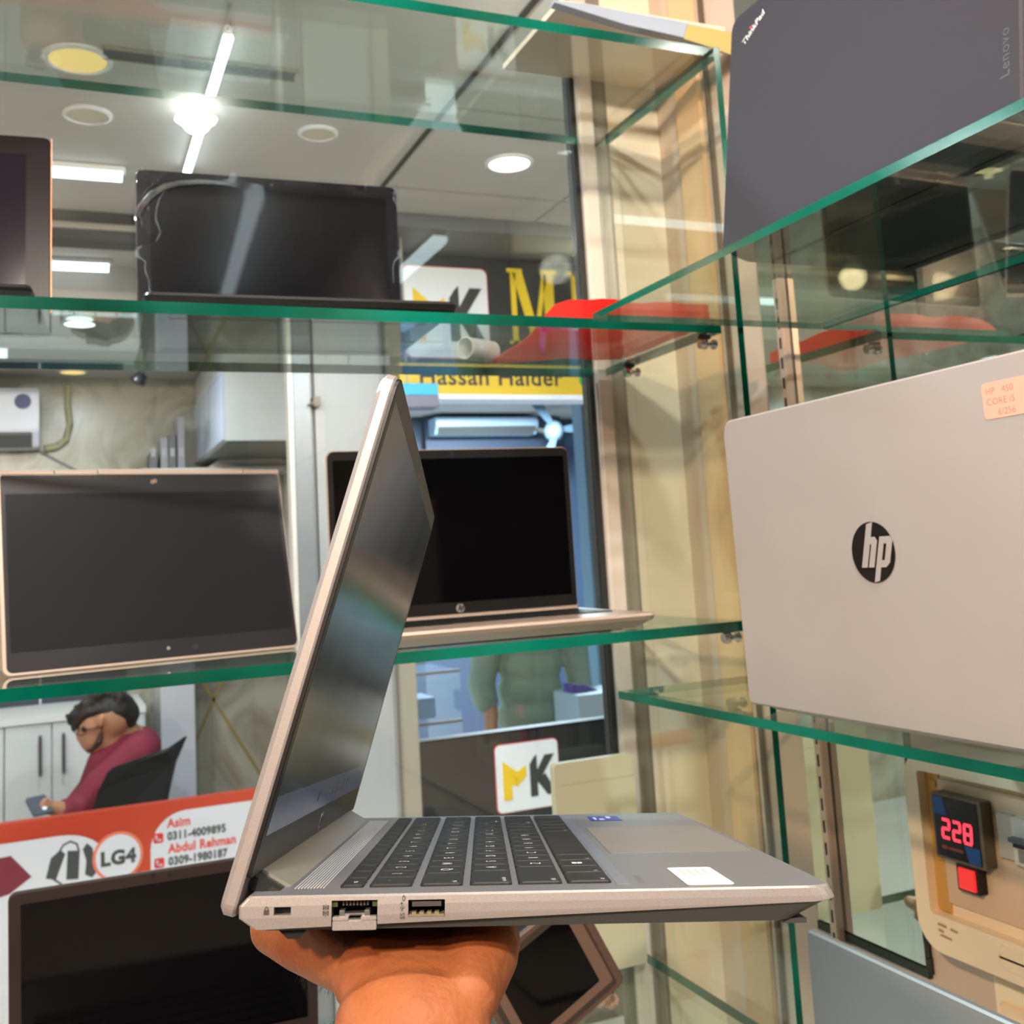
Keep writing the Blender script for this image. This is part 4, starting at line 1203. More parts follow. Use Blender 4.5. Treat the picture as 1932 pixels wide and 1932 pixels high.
MB().tube([(0, 0, 0.07), (0, 0.05, 0.26)], 0.008, 8).build('arm', ALUG, sp2)
def tube_lamp(x0, y0, x1, y1, z, w, m, label, body=True):
    d = empty('tube_light', TR(0, 0, 0), label, 'lamp')
    v = Vector((x1 - x0, y1 - y0, 0)); L = v.length; a = math.atan2(v.y, v.x)
    M = TR(x0, y0, z) @ RZ(a)
    if body: MB().box((-0.01, -w * 0.8, -0.022), (L + 0.01, w * 0.8, -0.001), M).build('batten', WHITEG, d, bevel=0.003)
    b = MB()
    b.tube([M @ Vector((0, 0, -0.022 - w * 0.4)), M @ Vector((L, 0, -0.022 - w * 0.4))], w, 12)
    b.build('tube', m, d)
    return d
t1 = tube_lamp(0.347, 2.235, 0.350, 3.08, CEIL, 0.011, LEDW, 'long white tube light running away above the film wrapped laptop')
wire = MB().tube([(0.347, 2.235, CEIL - 0.012), (0.34, 2.19, CEIL - 0.006), (0.337, 2.13, CEIL - 0.002)], 0.003, 6)
wire.build('wire', ALUG, t1)
lb_ = empty('bulb_lamp', TR(0.330, 2.67, CEIL), 'blazing round white bulb on the ceiling beside the long tube light', 'lamp')
b = MB(); b.ball((0, 0, -0.036), 0.036); b.build('bulb', BULB, lb_, smooth=True)
b = MB(); b.disc((0, 0, -0.008), 0.026, 0.0075); b.build('holder', WHITEG, lb_)
tube_lamp(-0.16, 3.146, 0.177, 3.139, CEIL, 0.017, LEDW2, 'short white tube light left of the film wrapped laptop, the higher one')
tube_lamp(-0.16, 4.115, 0.181, 4.108, CEIL, 0.019, LEDW2, 'short white tube light left of the film wrapped laptop, the lower one')
tube_lamp(-0.45, 4.75, -0.185, 4.75, 0.98, 0.024, LEDW2, 'white tube light at the left edge just above the air conditioner')
tube_lamp(-0.83, 3.16, -0.28, 3.15, CEIL, 0.017, LEDW2, 'white tube light hidden by the left black laptop, mirrored in the upright glass')
tube_lamp(-1.55, 4.12, -1.12, 4.11, CEIL, 0.019, LEDW2, 'farther hidden white tube light mirrored low in the upright glass')
tube_lamp(0.43, -2.3, 0.43, -0.80, CEIL, 0.028, LEDW, 'long white tube light on the shop ceiling behind the camera')
# a dashed strip of LEDs along the soffit edge
ls = MB()
for k in range(7): ls.box((-0.16 + k * 0.075, 4.196, 0.985), (-0.16 + k * 0.075 + 0.068, 4.2, 0.998))
ls = ls.build('led_strip', emis('led_strip_pale', (0.75, 0.93, 1.0), 1.1), None)
tag(ls, 'dashed strip of small lights along the edge of the lowered ceiling', 'lamp')
# dark bar added on the ceiling to stand for a dark reflection
av = empty('reflection_bar', TR(0, 0, CEIL), 'dark bar added for a reflection, crossing the corridor ceiling behind the tube light', 'bar')
MB().box((0.10, 2.40, -0.006), (0.53, 2.445, -0.0005)).build('slot', mat('reflection_dark', rgb(88, 88, 90), 0.6), av)
MB().box((0.10, 2.395, -0.008), (0.535, 2.40, -0.0005)).box((0.10, 2.445, -0.008), (0.535, 2.45, -0.0005)).build('frame', ALUG, av)

# ================================================================== shop fronts across the corridor
sbox('trim_lintel', (0.80, 3.30, 1.118), (2.68, 3.62, CEIL), mat('lintel_grey', rgb(84, 86, 88), 0.5))
sbox('trim_column', (0.80, YS, FLOOR), (1.074, 3.9, 1.1175), mat('column_white', rgb(166, 165, 166), 0.35, 0, 0.5, var=0.04, vscale=2), bevel=0.02)
cs = bpy.data.objects['trim_column']
scr_ = MB()
for (px, a, c) in ((618, 655, 676), (650, 648, 672), (660, 660, 694)):
    p, q = onY(px, a, YS - 0.0012), onY(px - 4, c, YS - 0.0012)
    scr_.tube([p, q], [0.0035, 0.0015], 5)
scr_.build('scratches', mat('scratch_dark', rgb(90, 90, 92), 0.6), cs)
sbox('trim_stile', (0.738, YS - 0.03, FLOOR), (0.799, YS + 0.03, 1.085), mat('stile_grey', rgb(128, 130, 134), 0.35, 0.4), bevel=0.003)
sbox('trim_bead', (0.722, YS - 0.034, FLOOR), (0.737, YS + 0.02, 1.085), ALU)
lt_ = MB()
p = onY(596, 758, YS - 0.03)
lt_.box((p.x - 0.012, YS - 0.045, p.z - 0.018), (p.x + 0.014, YS - 0.001, p.z + 0.018))
lo_ = lt_.build('door_latch', mat('latch_brown', rgb(104, 94, 84), 0.4, 0.5), None, bevel=0.003)
tag(lo_, 'small brown metal latch on the white column beside the grey door stile', 'latch')
MB().tube([(p.x - 0.03, YS - 0.05, p.z - 0.012), (p.x - 0.008, YS - 0.046, p.z - 0.006)], 0.004, 8).build('bolt', ALUG, lo_)
sbox('trim_jamb', (1.075, YS - 0.02, FLOOR), (1.136, YS + 0.06, 0.575), mat('jamb_beige', rgb(168, 158, 142), 0.35, 0.3), bevel=0.004)

def mk_logo(parent, M, w, h, plate_red=True):
    """white plate with a thin red edge; a yellow folded M and a dark K"""
    pl = MB().prism(rrect(-0.012 * w, -0.012 * w, w * 1.012, h + 0.012 * w, 0.08 * w, 5), 0, 0.003, M).build('plate_edge', REDL, parent)
    MB().prism(rrect(0, 0, w, h, 0.075 * w, 5), 0.003, 0.006, M).build('plate', PWHITE, parent)
    S = lambda pts: [(x * w, y * h) for x, y in pts]
    y_ = MB()
    y_.prism(S([(0.10, 0.18), (0.235, 0.18), (0.235, 0.54), (0.10, 0.76)]), 0.006, 0.009, M)
    y_.prism(S([(0.10, 0.76), (0.235, 0.54), (0.33, 0.44), (0.33, 0.58)]), 0.006, 0.009, M)
    y_.prism(S([(0.235, 0.54), (0.235, 0.40), (0.345, 0.36), (0.33, 0.46)]), 0.006, 0.009, M)
    y_.prism(S([(0.33, 0.58), (0.33, 0.42), (0.36, 0.40), (0.47, 0.50), (0.47, 0.66)]), 0.006, 0.009, M)
    y_.build('letter_m', MKYEL, parent)
    k = MB()
    k.prism(S([(0.53, 0.18), (0.645, 0.18), (0.645, 0.80), (0.60, 0.76), (0.53, 0.66)]), 0.006, 0.009, M)
    k.prism(S([(0.645, 0.40), (0.70, 0.44), (0.93, 0.78), (0.78, 0.78), (0.645, 0.56)]), 0.006, 0.009, M)
    k.prism(S([(0.70, 0.46), (0.645, 0.40), (0.80, 0.18), (0.95, 0.18), (0.775, 0.50)]), 0.006, 0.009, M)
    k.build('letter_k', MKGREY, parent)
XZ = lambda x, y, z: Matrix(((1, 0, 0, x), (0, 0, -1, y), (0, 1, 0, z), (0, 0, 0, 1)))
fas = empty('shop_sign', TR(0, 0, 0), 'dark shop sign board with big yellow letters and a white logo plate', 'sign')
MB().box((1.13, YS, 0.712), (2.66, YS + 0.12, 1.1175)).build('board', DARKB, fas, bevel=0.004)
mk_logo(fas, XZ(1.158, YS - 0.0005, 0.732), 0.325, 0.338)
Lm = XZ(1.568, YS - 0.0006, 0.790)
lw, lh = 0.208, 0.292
S = lambda pts: [(x * lw, y * lh) for x, y in pts]
b = MB()                                        # serif M
for pts in ([(0.06, 0.0), (0.16, 0.0), (0.16, 0.95), (0.06, 0.95)], [(0.0, 0.95), (0.30, 0.95), (0.30, 1.0), (0.0, 1.0)],
            [(0.10, 0.95), (0.30, 0.95), (0.58, 0.12), (0.46, 0.0)], [(0.46, 0.0), (0.54, 0.0), (0.80, 0.95), (0.70, 0.95)],
            [(0.68, 0.95), (1.0, 0.95), (1.0, 1.0), (0.68, 1.0)], [(0.72, 0.0), (0.92, 0.0), (0.92, 0.95), (0.72, 0.95)],
            [(0.0, 0.0), (0.22, 0.0), (0.22, 0.04), (0.0, 0.04)], [(0.66, 0.0), (1.0, 0.0), (1.0, 0.04), (0.66, 0.04)]):
    b.prism(S(pts), 0, 0.006, Lm)
b.build('sign_letter', YEL, fas)
Lk = XZ(1.826, YS - 0.0006, 0.790)
b = MB()
for pts in ([(0.06, 0.0), (0.26, 0.0), (0.26, 1.0), (0.06, 1.0)], [(-0.02, 0.95), (0.34, 0.95), (0.34, 1.0), (-0.02, 1.0)], [(-0.02, 0.0), (0.34, 0.0), (0.34, 0.04), (-0.02, 0.04)],
            [(0.26, 0.40), (0.34, 0.44), (0.86, 0.97), (0.74, 0.97), (0.26, 0.52)], [(0.36, 0.54), (0.30, 0.44), (0.66, 0.0), (0.96, 0.0), (0.50, 0.60)]):
    b.prism(S(pts), 0, 0.006, Lk)
b.build('sign_letter', YEL, fas)
ys = empty('sign_strip', TR(0, 0, 0), 'yellow sign strip with a dark written name below the dark sign board', 'sign')
MB().box((1.13, YS, 0.5965), (2.66, YS + 0.10, 0.7115)).build('board', YELB, ys)
letters('lettering', 'Hassan Haider', 0.092, XZ(1.200, YS - 0.001, 0.633), DKLET, ys, depth=0.0005, bold=0.0012, space=1.06)
MB().disc((1.872, 0, 0), 0.026, 0.002, Matrix(((1, 0, 0, 0), (0, 0, -1, YS - 0.0005), (0, 1, 0, 0.655), (0, 0, 0, 1)))).build('green_dot', mat('green_dot', rgb(60, 170, 90), 0.4), ys)
MB().box((1.13, YS - 0.012, 0.578), (2.66, YS + 0.10, 0.596)).build('white_lip', mat('lip_white_glow', rgb(216, 222, 240), 0.3, emit=(0.8, 0.88, 1.0), estr=0.25), ys)  # no lamp: a faint glow is put into the white of the lip
cy = empty('cyan_display', TR(0, 0, 0), 'small glowing cyan display box hanging beside the yellow sign strip', 'display')
p, q = onY(752, 722, 3.40), onY(828, 745, 3.40)
q2 = onY(828, 769, 3.40)
MB().box((p.x, 3.40, q2.z), (q.x, 3.47, p.z)).build('case', mat('case_mauve', rgb(112, 110, 132), 0.4), cy, bevel=0.004)
MB().box((p.x + 0.004, 3.396, q.z), (q.x - 0.004, 3.40, p.z - 0.003)).build('lit_face', CYAN, cy)
MB().tube([(p.x + 0.04, 3.43, p.z), (p.x + 0.04, 3.43, CEIL - 0.001)], 0.003, 6).build('rod', ALUG, cy)

# counter front with the second logo
cb = empty('shop_counter', TR(0, 0, 0), 'black counter front with a white logo plate of a yellow M and a dark K', 'counter')
MB().box((1.137, YS, FLOOR), (2.55, YS + 0.04, -0.612)).build('board', BLACKB, cb)
MB().box((1.137, YS - 0.004, -0.620), (2.55, YS + 0.05, -0.6115)).build('counter_top', mat('counter_dark', rgb(22, 23, 26), 0.5, 0, 0.2), cb)
mk_logo(cb, XZ(1.416, YS - 0.0005, -0.890), 0.242, 0.230)
# banner on the left counter front
bn = empty('banner', TR(0, 0, 0), 'red and white printed banner with shop number and phone numbers along the left counter', 'banner')
ORANGE = mat('banner_red', rgb(166, 46, 20), 0.5, 0, 0.4, col2=rgb(180, 66, 40), vscale=2)
BWH = mat('banner_white', rgb(196, 196, 202), 0.45)
BB = XZ(0, YS, 0)
MB().box((-0.75, YS + 0.001, FLOOR), (0.716, YS + 0.04, -0.6975)).build('sheet', ORANGE, bn)
b = MB()
b.prism([(-0.74, -1.30), (0.095, -1.30), (0.095, -0.95), (0.135, -0.945), (0.135, -0.84)] + [(0.135 - 0.13 + 0.13 * math.cos(t), -0.84 + 0.088 * math.sin(t)) for t in [PI / 2 * k / 8 for k in range(1, 9)]] + [(-0.74, -0.752)], 0, 0.002, BB)
b.prism([(0.262, -1.30), (0.712, -1.30), (0.712, -0.728), (0.37, -0.728)] + [(0.37 + 0.108 * math.cos(t), -0.836 + 0.108 * math.sin(t)) for t in [PI / 2 + PI / 2 * k / 8 for k in range(1, 9)]], 0, 0.002, BB)
b.build('white_field', BWH, bn)
MB().disc((0.168, -0.836, 0.001), 0.073, 0.002, BB, 36).build('ring', mat('banner_ring', rgb(206, 110, 84), 0.5), bn)
MB().disc((0.168, -0.836, 0.003), 0.064, 0.002, BB, 36).build('disc', BWH, bn)
PR = mat('print_dark', rgb(58, 58, 60), 0.5)
PRR = mat('print_red', rgb(196, 72, 62), 0.5)
letters('lettering', 'LG4', 0.056, BB @ TR(0.168, -0.857, 0.0052), PR, bn, align='CENTER', bold=0.0030, space=1.08)
for (tx, x, z, s_, m_) in (('Asim', 0.312, -0.774, 0.038, PRR), ('0311-4009895', 0.312, -0.811, 0.0335, PR), ('Abdul Rehman', 0.314, -0.850, 0.038, PRR), ('0309-1980187', 0.314, -0.886, 0.0335, PR)):
    letters('lettering', tx, s_, BB @ TR(x, z, 0.0022), m_, bn, bold=0.0016, xs=0.86, space=1.06)
for (x, z) in ((0.270, -0.816), (0.272, -0.890)):
    MB().prism(rrect(x, z, x + 0.030, z + 0.030, 0.006, 3), 0.002, 0.0024, BB).build('phone_mark', mat('mark_red', rgb(196, 40, 40), 0.5), bn)
    q = MB()
    stroke(q, [(x + 0.009, z + 0.022), (x + 0.009, z + 0.014), (x + 0.014, z + 0.009), (x + 0.022, z + 0.009)], 0.005, BB @ TR(0, 0, 0.0024), 0.0004)
    q.build('phone_glyph', BWH, bn)
# pictures on the banner: charger with its leads, a maroon laptop
q = MB()
q.prism([(0.022, -0.880), (0.056, -0.884), (0.060, -0.802), (0.026, -0.798)], 0.002, 0.0024, BB)
q.prism([(-0.034, -0.868), (-0.006, -0.876), (0.008, -0.838), (0.020, -0.806), (0.006, -0.792), (-0.020, -0.812)], 0.002, 0.0024, BB)
q.prism([(0.074, -0.874), (0.094, -0.886), (0.110, -0.868), (0.100, -0.832), (0.096, -0.800), (0.080, -0.784), (0.068, -0.800), (0.078, -0.834)], 0.002, 0.0024, BB)
stroke(q, [(0.002, -0.800), (0.014, -0.780), (0.034, -0.772), (0.052, -0.782), (0.058, -0.804)], 0.0055, BB @ TR(0, 0, 0.002), 0.0003)
stroke(q, [(-0.014, -0.872), (0.010, -0.892), (0.034, -0.902)], 0.0055, BB @ TR(0, 0, 0.002), 0.0003)
q.build('charger_picture', PR, bn)
q = MB().prism([(-0.30, -0.93), (-0.13, -0.895), (-0.072, -0.856), (-0.128, -0.788), (-0.30, -0.80)], 0.002, 0.0024, BB)
q.build('laptop_picture', mat('print_maroon', rgb(110, 30, 46), 0.5), bn)

# ================================================================== inside the left shop
def aircon(name_m, x0, x1, y, z0, z1, label, m, depth=0.2):
    a = empty('air_conditioner', TR(0, 0, 0), label, 'air conditioner')
    b = MB()
    pr = [(0, z0), (0, z1), (-depth * 0.85, z1), (-depth, z1 - 0.03), (-depth, z0 + 0.07), (-depth * 0.75, z0)]
    MX = Matrix(((0, 0, 1, 0), (1, 0, 0, y), (0, 1, 0, 0), (0, 0, 0, 1)))
    b.prism(pr, x0, x1, MX)
    b.build('body', m, a, bevel=0.006)
    MB().prism([(-depth * 0.98, z0 + 0.05), (-depth * 0.98, z0 + 0.068), (-depth * 0.74, z0 + 0.010), (-depth * 0.74, z0 - 0.004)], x0 + 0.02, x1 - 0.03, MX @ TR(0, 0, 0)).build('flap', mat('flap_dark', rgb(92, 92, 92), 0.5), a)
    return a
ac = aircon('l', -0.93, -0.073, 5.495, 0.627, 0.898, 'white wall air conditioner at the left edge on the marble wall', ACW)
p = onY(43, 757, 5.29)
MB().disc((p.x, p.z, 0.001), 0.035, 0.003, Matrix(((1, 0, 0, 0), (0, 0, -1, 5.295), (0, 1, 0, 0), (0, 0, 0, 1)))).build('dial', mat('dial_blue', rgb(58, 66, 118), 0.4), ac)
hs = MB()
hp_ = [onY(128, 728, 5.47), onY(128, 765, 5.47), onY(132, 800, 5.47), onY(124, 830, 5.47), onY(108, 842, 5.47), onY(84, 846, 5.45)]
hs.tube(hp_, 0.016, 10)
tag(hs.build('hose', mat('hose_cream', rgb(176, 176, 140), 0.6), None, smooth=True), 'cream drain hose curving down the marble wall beside the air conditioner', 'hose')
cbx = empty('wall_cabinet', TR(0, 0, 0), 'white overhead wall cabinet with two doors beside the grey door stile', 'cabinet')
WW = mat('cabinet_white', rgb(214, 220, 222), 0.35, 0, 0.5, var=0.05, vscale=5)
MB().box((0.645, 4.50, 0.545), (1.072, 5.495, 0.975)).build('body', WW, cbx)
for (a, c) in ((4.503, 4.985), (4.995, 5.49)): MB().box((0.634, a, 0.548), (0.6445, c, 0.84)).build('door', mat('door_pale', rgb(200, 212, 232), 0.25), cbx, bevel=0.002)
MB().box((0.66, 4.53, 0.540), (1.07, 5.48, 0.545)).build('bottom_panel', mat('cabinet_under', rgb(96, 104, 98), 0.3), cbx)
# folded white goods on the shelf below it
wsf = tag(MB().box((0.36, 5.18, 0.485), (1.07, 5.498, 0.50)).build('wall_shelf', WW), 'white wall shelf on the marble wall under the overhead cabinet', 'shelf')
for k, (px, top) in enumerate(((287, 856), (307, 829), (322, 822), (338, 790))):
    p = onY(px, top, 5.30)
    o = MB().box((p.x - 0.016, 5.23, 0.5005), (p.x + 0.017, 5.42, p.z)).build('binder', mat('binder_grey%d' % (k % 2), rgb(*((112, 112, 116), (156, 156, 164))[k % 2]), 0.5), None, bevel=0.003)
    MB().box((p.x - 0.010, 5.2285, 0.56), (p.x + 0.010, 5.2299, 0.60)).build('spine_label', mat('spine_pale', rgb(176, 178, 182), 0.6), o)
    tag(o, ('shortest grey file, leftmost of four standing on the wall shelf', 'second grey file from the left of four on the wall shelf',
            'third grey file from the left of four on the wall shelf', 'tallest grey file, rightmost of four standing on the wall shelf')[k], 'file', 'grey files on the wall shelf')
b = MB()
b.rings([[Vector((x, y, z)) for x, z in ((0.66, 0.5005), (1.05, 0.5005), (1.05, 0.530), (0.96, 0.552), (0.74, 0.560))] for y in (5.22, 5.46)])
tag(b.build('paper_stack', WPAPER, None, bevel=0.004), 'slumped white stack of paper on the wall shelf under the overhead cabinet', 'paper stack')
# dark spotlight head and pipes
sh = empty('spotlight', TR(0, 0, 0), 'small dark spot lamp head hanging in front of the marble wall', 'lamp')
p = onY(258, 722, 4.6); q = onY(270, 706, 4.6)
b = MB(); b.tube([p, p.lerp(q, 0.3), q], [0.030, 0.032, 0.020], 12); b.build('head', BLACKP, sh, smooth=True)
MB().tube([q, Vector((q.x + 0.01, q.y, 0.979))], 0.006, 8).build('stem', BLACKP, sh)
# the marble wall carries thin brass inlays
wf = bpy.data.objects['wall_far']
BR = mat('brass_inlay', rgb(168, 148, 92), 0.4, 0.3)
for (a, c) in (((378, 1280), (500, 1475)), ((420, 1280), (352, 1440)), ((60, 845), (190, 912))):
    P0, P1 = onY(*a, 5.499), onY(*c, 5.499)
    d = (P1 - P0).normalized(); n = Vector((-d.z, 0, d.x)) * 0.007
    b = MB(); b.rings([[P0 - n, P1 - n, P1 + n, P0 + n], [P0 - n - Vector((0, .002, 0)), P1 - n - Vector((0, .002, 0)), P1 + n - Vector((0, .002, 0)), P0 + n - Vector((0, .002, 0))]])
    b.build('inlay', BR if a[1] > 1000 else mat('wire_grey', rgb(120, 120, 116), 0.5), wf)
# base cabinets
bc = empty('base_cabinet', TR(0, 0, 0), 'white base cabinets with bar handles behind the seated person', 'cabinet')
YC = 5.0
zc = onY(60, 1352, YC).z
MB().box((-1.6, YC + 0.02, FLOOR), (0.352, 5.495, zc - 0.03)).build('body', WW, bc)
MB().box((-1.62, YC - 0.01, zc - 0.03), (0.352, 5.495, zc)).build('counter_top', WPAPER, bc)
xs = [-0.63, -0.33, -0.03 + 0.018, 0.17 + 0.018, 0.352]
xs = [onY(-250, 1400, YC).x, onY(-120, 1400, YC).x, onY(8, 1400, YC).x, onY(98, 1400, YC).x, onY(190, 1400, YC).x, 0.352]
for k in range(5):
    d = MB().box((xs[k] + 0.003, YC, FLOOR + 0.1), (xs[k + 1] - 0.003, YC + 0.0195, zc - 0.036)).build('door', WW, bc, bevel=0.002)
    hx = xs[k + 1] - 0.045 if k % 2 == 0 else xs[k] + 0.045
    h = MB().tube([(hx, YC - 0.004, zc - 0.24), (hx, YC - 0.018, zc - 0.235), (hx, YC - 0.018, zc - 0.09), (hx, YC - 0.004, zc - 0.085)], 0.007, 8)
    h.build('handle', mat('handle_steel', rgb(126, 126, 126), 0.3, 0.8), d)
bs = struct(MB().box((-1.6, 5.46, zc + 0.001), (0.30, 5.499, zc + 0.16)).build('trim_backsplash', mat('splash_dark', rgb(70, 74, 86), 0.25)))
MB().box((onY(76, 1330, 5.459).x - 0.004, 5.455, zc + 0.001), (onY(76, 1330, 5.459).x + 0.004, 5.459, zc + 0.16)).build('joint', WPAPER, bs)
tc_ = empty('tall_cabinet', TR(0, 0, 0), 'tall narrow white cabinet behind the black chair', 'cabinet')
MB().box((0.42, 5.05, FLOOR), (0.565, 5.494, -0.30)).build('body', WHITEG, tc_, bevel=0.004)
MB().box((0.423, 5.035, FLOOR + 0.05), (0.562, 5.0495, -0.303)).build('door', mat('door_white2', rgb(206, 210, 220), 0.3), tc_, bevel=0.002)

# office chair, black, seen from behind its shoulder
ch = empty('office_chair', TR(0.24, 4.55, FLOOR), 'black high backed chair of the seated person in the left shop', 'chair')
yb = 4.10
prf = [onY(352, 1388, yb + 0.12), onY(312, 1415, yb + 0.05), onY(262, 1432, yb), onY(205, 1452, yb - 0.06), onY(186, 1490, yb - 0.06), onY(168, 1540, yb - 0.05),
       onY(165, 1600, yb - 0.04), onY(240, 1590, yb + 0.02), onY(305, 1570, yb + 0.10), onY(316, 1500, yb + 0.12), onY(330, 1440, yb + 0.12)]
b = MB()
inv = TR(-0.24, -4.55, -FLOOR)
b.rings([[inv @ p for p in prf], [inv @ (p + Vector((0.012, 0.045, 0))) for p in prf]])
b.build('backrest', BLKCH, ch, bevel=0.008)
MB().prism(rrect(-0.26, -0.40, 0.22, 0.06, 0.06, 5), 0.42, 0.50).build('seat', BLKCH, ch, bevel=0.012)
MB().tube([(0, -0.15, 0.10), (0, -0.15, 0.42)], 0.028, 12).build('column', CHROME, ch)
for k in range(5):
    a = 2 * PI * k / 5 + 0.3
    MB().tube([(0, -0.15, 0.11), (0.28 * math.cos(a), -0.15 + 0.28 * math.sin(a), 0.06)], [0.022, 0.014], 8).build('leg', BLACKP, ch)
    b = MB(); b.ball((0.28 * math.cos(a), -0.15 + 0.28 * math.sin(a), 0.03), 0.03); b.build('caster', BLACKP, ch)
MB().tube([(-0.05, 0.02, 0.46), (0.0, 0.05, 0.72), (0.02, 0.0, 0.85)], 0.022, 8).build('back_bar', BLACKP, ch)

# seated person bent over a phone
def P_(px, py, y): return onY(px, py, y)
sm = 0.0
head_c = P_(196, 1362, 4.36)
body_caps = [
    [(P_(206, 1350, 4.36), (0.082, 0.076, 0.086)), (P_(172, 1368, 4.35), (0.052, 0.062, 0.066)), (P_(172, 1392, 4.345), (0.044, 0.050, 0.048))],     # skull, face, jaw
    [(P_(156, 1380, 4.34), 0.018), (P_(147, 1389, 4.34), 0.013), (P_(150, 1393, 4.34), 0.013)],                                                # nose
    [(P_(160, 1401, 4.34), 0.018), (P_(157, 1403, 4.34), 0.013)],                                                                             # lips
    [(P_(176, 1409, 4.34), 0.027), (P_(168, 1412, 4.335), 0.020)],                                                                            # chin
    [(P_(191, 1358, 4.270), (0.014, 0.010, 0.022)), (P_(188, 1369, 4.272), (0.010, 0.009, 0.015))],                                              # ear
    [(P_(214, 1372, 4.39), 0.056), (P_(248, 1398, 4.43), 0.064)],
    [(P_(196, 1392, 4.355), 0.042), (P_(226, 1416, 4.40), 0.062)],                                                                             # neck
    [(P_(246, 1410, 4.43), 0.085), (P_(232, 1450, 4.42), 0.105), (P_(215, 1520, 4.42), 0.115), (P_(215, 1590, 4.42), 0.115)],                     # trunk
    [(P_(262, 1420, 4.28), 0.060), (P_(190, 1480, 4.26), 0.048), (P_(150, 1535, 4.24), 0.040)],                                                # near upper arm
    [(P_(150, 1535, 4.24), 0.040), (P_(118, 1528, 4.20), 0.032), (P_(98, 1524, 4.18), 0.025)],                                                # near forearm
    [(P_(240, 1420, 4.58), 0.058), (P_(180, 1480, 4.56), 0.046), (P_(130, 1530, 4.40), 0.030)],
    [(P_(215, 1600, 4.36), 0.095), (P_(120, 1610, 4.30), 0.078), (P_(70, 1612, 4.28), 0.062), (P_(72, 1700, 4.30), 0.05), (P_(75, 1850, 4.34), 0.038), (P_(60, 1866, 4.30), 0.036)],
    [(P_(215, 1600, 4.50), 0.095), (P_(120, 1610, 4.48), 0.078), (P_(70, 1612, 4.46), 0.062), (P_(72, 1700, 4.46), 0.05), (P_(75, 1850, 4.48), 0.038), (P_(60, 1866, 4.44), 0.036)],
    # hand: palm and five fingers round the phone
    [(P_(98, 1524, 4.18), 0.025), (P_(90, 1523, 4.175), 0.026)],
    [(P_(88, 1516, 4.168), 0.0095), (P_(80, 1513, 4.150), 0.009), (P_(74, 1519, 4.148), 0.008)],
    [(P_(87, 1522, 4.165), 0.0095), (P_(78, 1521, 4.148), 0.009), (P_(73, 1526, 4.147), 0.008)],
    [(P_(88, 1528, 4.165), 0.0095), (P_(80, 1529, 4.148), 0.009), (P_(75, 1532, 4.147), 0.008)],
    [(P_(91, 1533, 4.168), 0.009), (P_(84, 1535, 4.152), 0.008), (P_(79, 1537, 4.150), 0.007)],
    [(P_(94, 1515, 4.17), 0.011), (P_(88, 1508, 4.155), 0.010), (P_(81, 1507, 4.150), 0.009)],
]
per = remeshed('person', body_caps, SKIN2, 0.011, smooth=4)
tag(per, 'person in a maroon shirt with dark hair and glasses, seated and bent over a phone', 'person')
shirt = [
    [(P_(246, 1402, 4.43), 0.068), (P_(262, 1412, 4.44), 0.085), (P_(238, 1450, 4.42), 0.116), (P_(218, 1520, 4.42), 0.128), (P_(215, 1595, 4.42), 0.128)],
    [(P_(268, 1412, 4.34), 0.070), (P_(262, 1420, 4.28), 0.070), (P_(190, 1480, 4.26), 0.060), (P_(152, 1533, 4.24), 0.052), (P_(126, 1530, 4.21), 0.044)],
    [(P_(255, 1412, 4.52), 0.070), (P_(240, 1420, 4.58), 0.068), (P_(180, 1480, 4.56), 0.056), (P_(136, 1526, 4.42), 0.042)],
    [(P_(232, 1400, 4.36), 0.034), (P_(216, 1416, 4.36), 0.050), (P_(200, 1440, 4.36), 0.070), (P_(190, 1490, 4.38), 0.085)],
]
remeshed('shirt', shirt, MAROON, 0.011, per, smooth=3)
hr = [
    [(P_(216, 1338, 4.365), (0.080, 0.078, 0.066)), (P_(186, 1336, 4.355), (0.062, 0.074, 0.042)), (P_(158, 1344, 4.345), (0.040, 0.060, 0.030)), (P_(146, 1360, 4.34), (0.020, 0.048, 0.022)), (P_(139, 1374, 4.335), (0.010, 0.034, 0.014))],
    [(P_(234, 1346, 4.38), (0.058, 0.076, 0.056)), (P_(240, 1358, 4.395), (0.038, 0.060, 0.036))],
    [(P_(170, 1344, 4.300), (0.026, 0.012, 0.016))],
    [(P_(194, 1358, 4.286), (0.010, 0.008, 0.022)), (P_(192, 1372, 4.288), (0.007, 0.006, 0.016))],
]
for k in range(30):                             # uneven tufts
    t = k / 29
    c0 = P_(134 + 114 * t, 1374 - 66 * math.sin(PI * (0.10 + 0.66 * t)), 4.30 + 0.12 * random.random())
    d0 = Vector((random.uniform(-0.035, 0.01), random.uniform(-.02, .02), random.uniform(-0.035, 0.012)))
    hr.append([(c0, 0.017), (c0 + d0, 0.009)])
remeshed('hair', hr, HAIR, 0.007, per, smooth=1)
remeshed('beard', [[(P_(192, 1378, 4.298), (0.008, 0.008, 0.024)), (P_(186, 1398, 4.312), (0.016, 0.024, 0.016)), (P_(172, 1413, 4.338), (0.020, 0.032, 0.012)), (P_(164, 1411, 4.34), (0.012, 0.024, 0.010))]], mat('stubble', rgb(66, 50, 42), 0.8), 0.007, per, smooth=2)
gl_ = MB()
gc = P_(152, 1380, 4.276)
gl_.tube([gc + Vector((0.019 * math.cos(t), 0.006, 0.015 * math.sin(t))) for t in [2 * PI * k / 14 for k in range(15)]], 0.0022, 6)
gl_.tube([gc + Vector((0.019, 0.004, 0.004)), P_(176, 1376, 4.27), P_(190, 1368, 4.272)], 0.0022, 6)
gl_.build('glasses', mat('wire_frame', rgb(60, 60, 66), 0.3, 0.6), per)
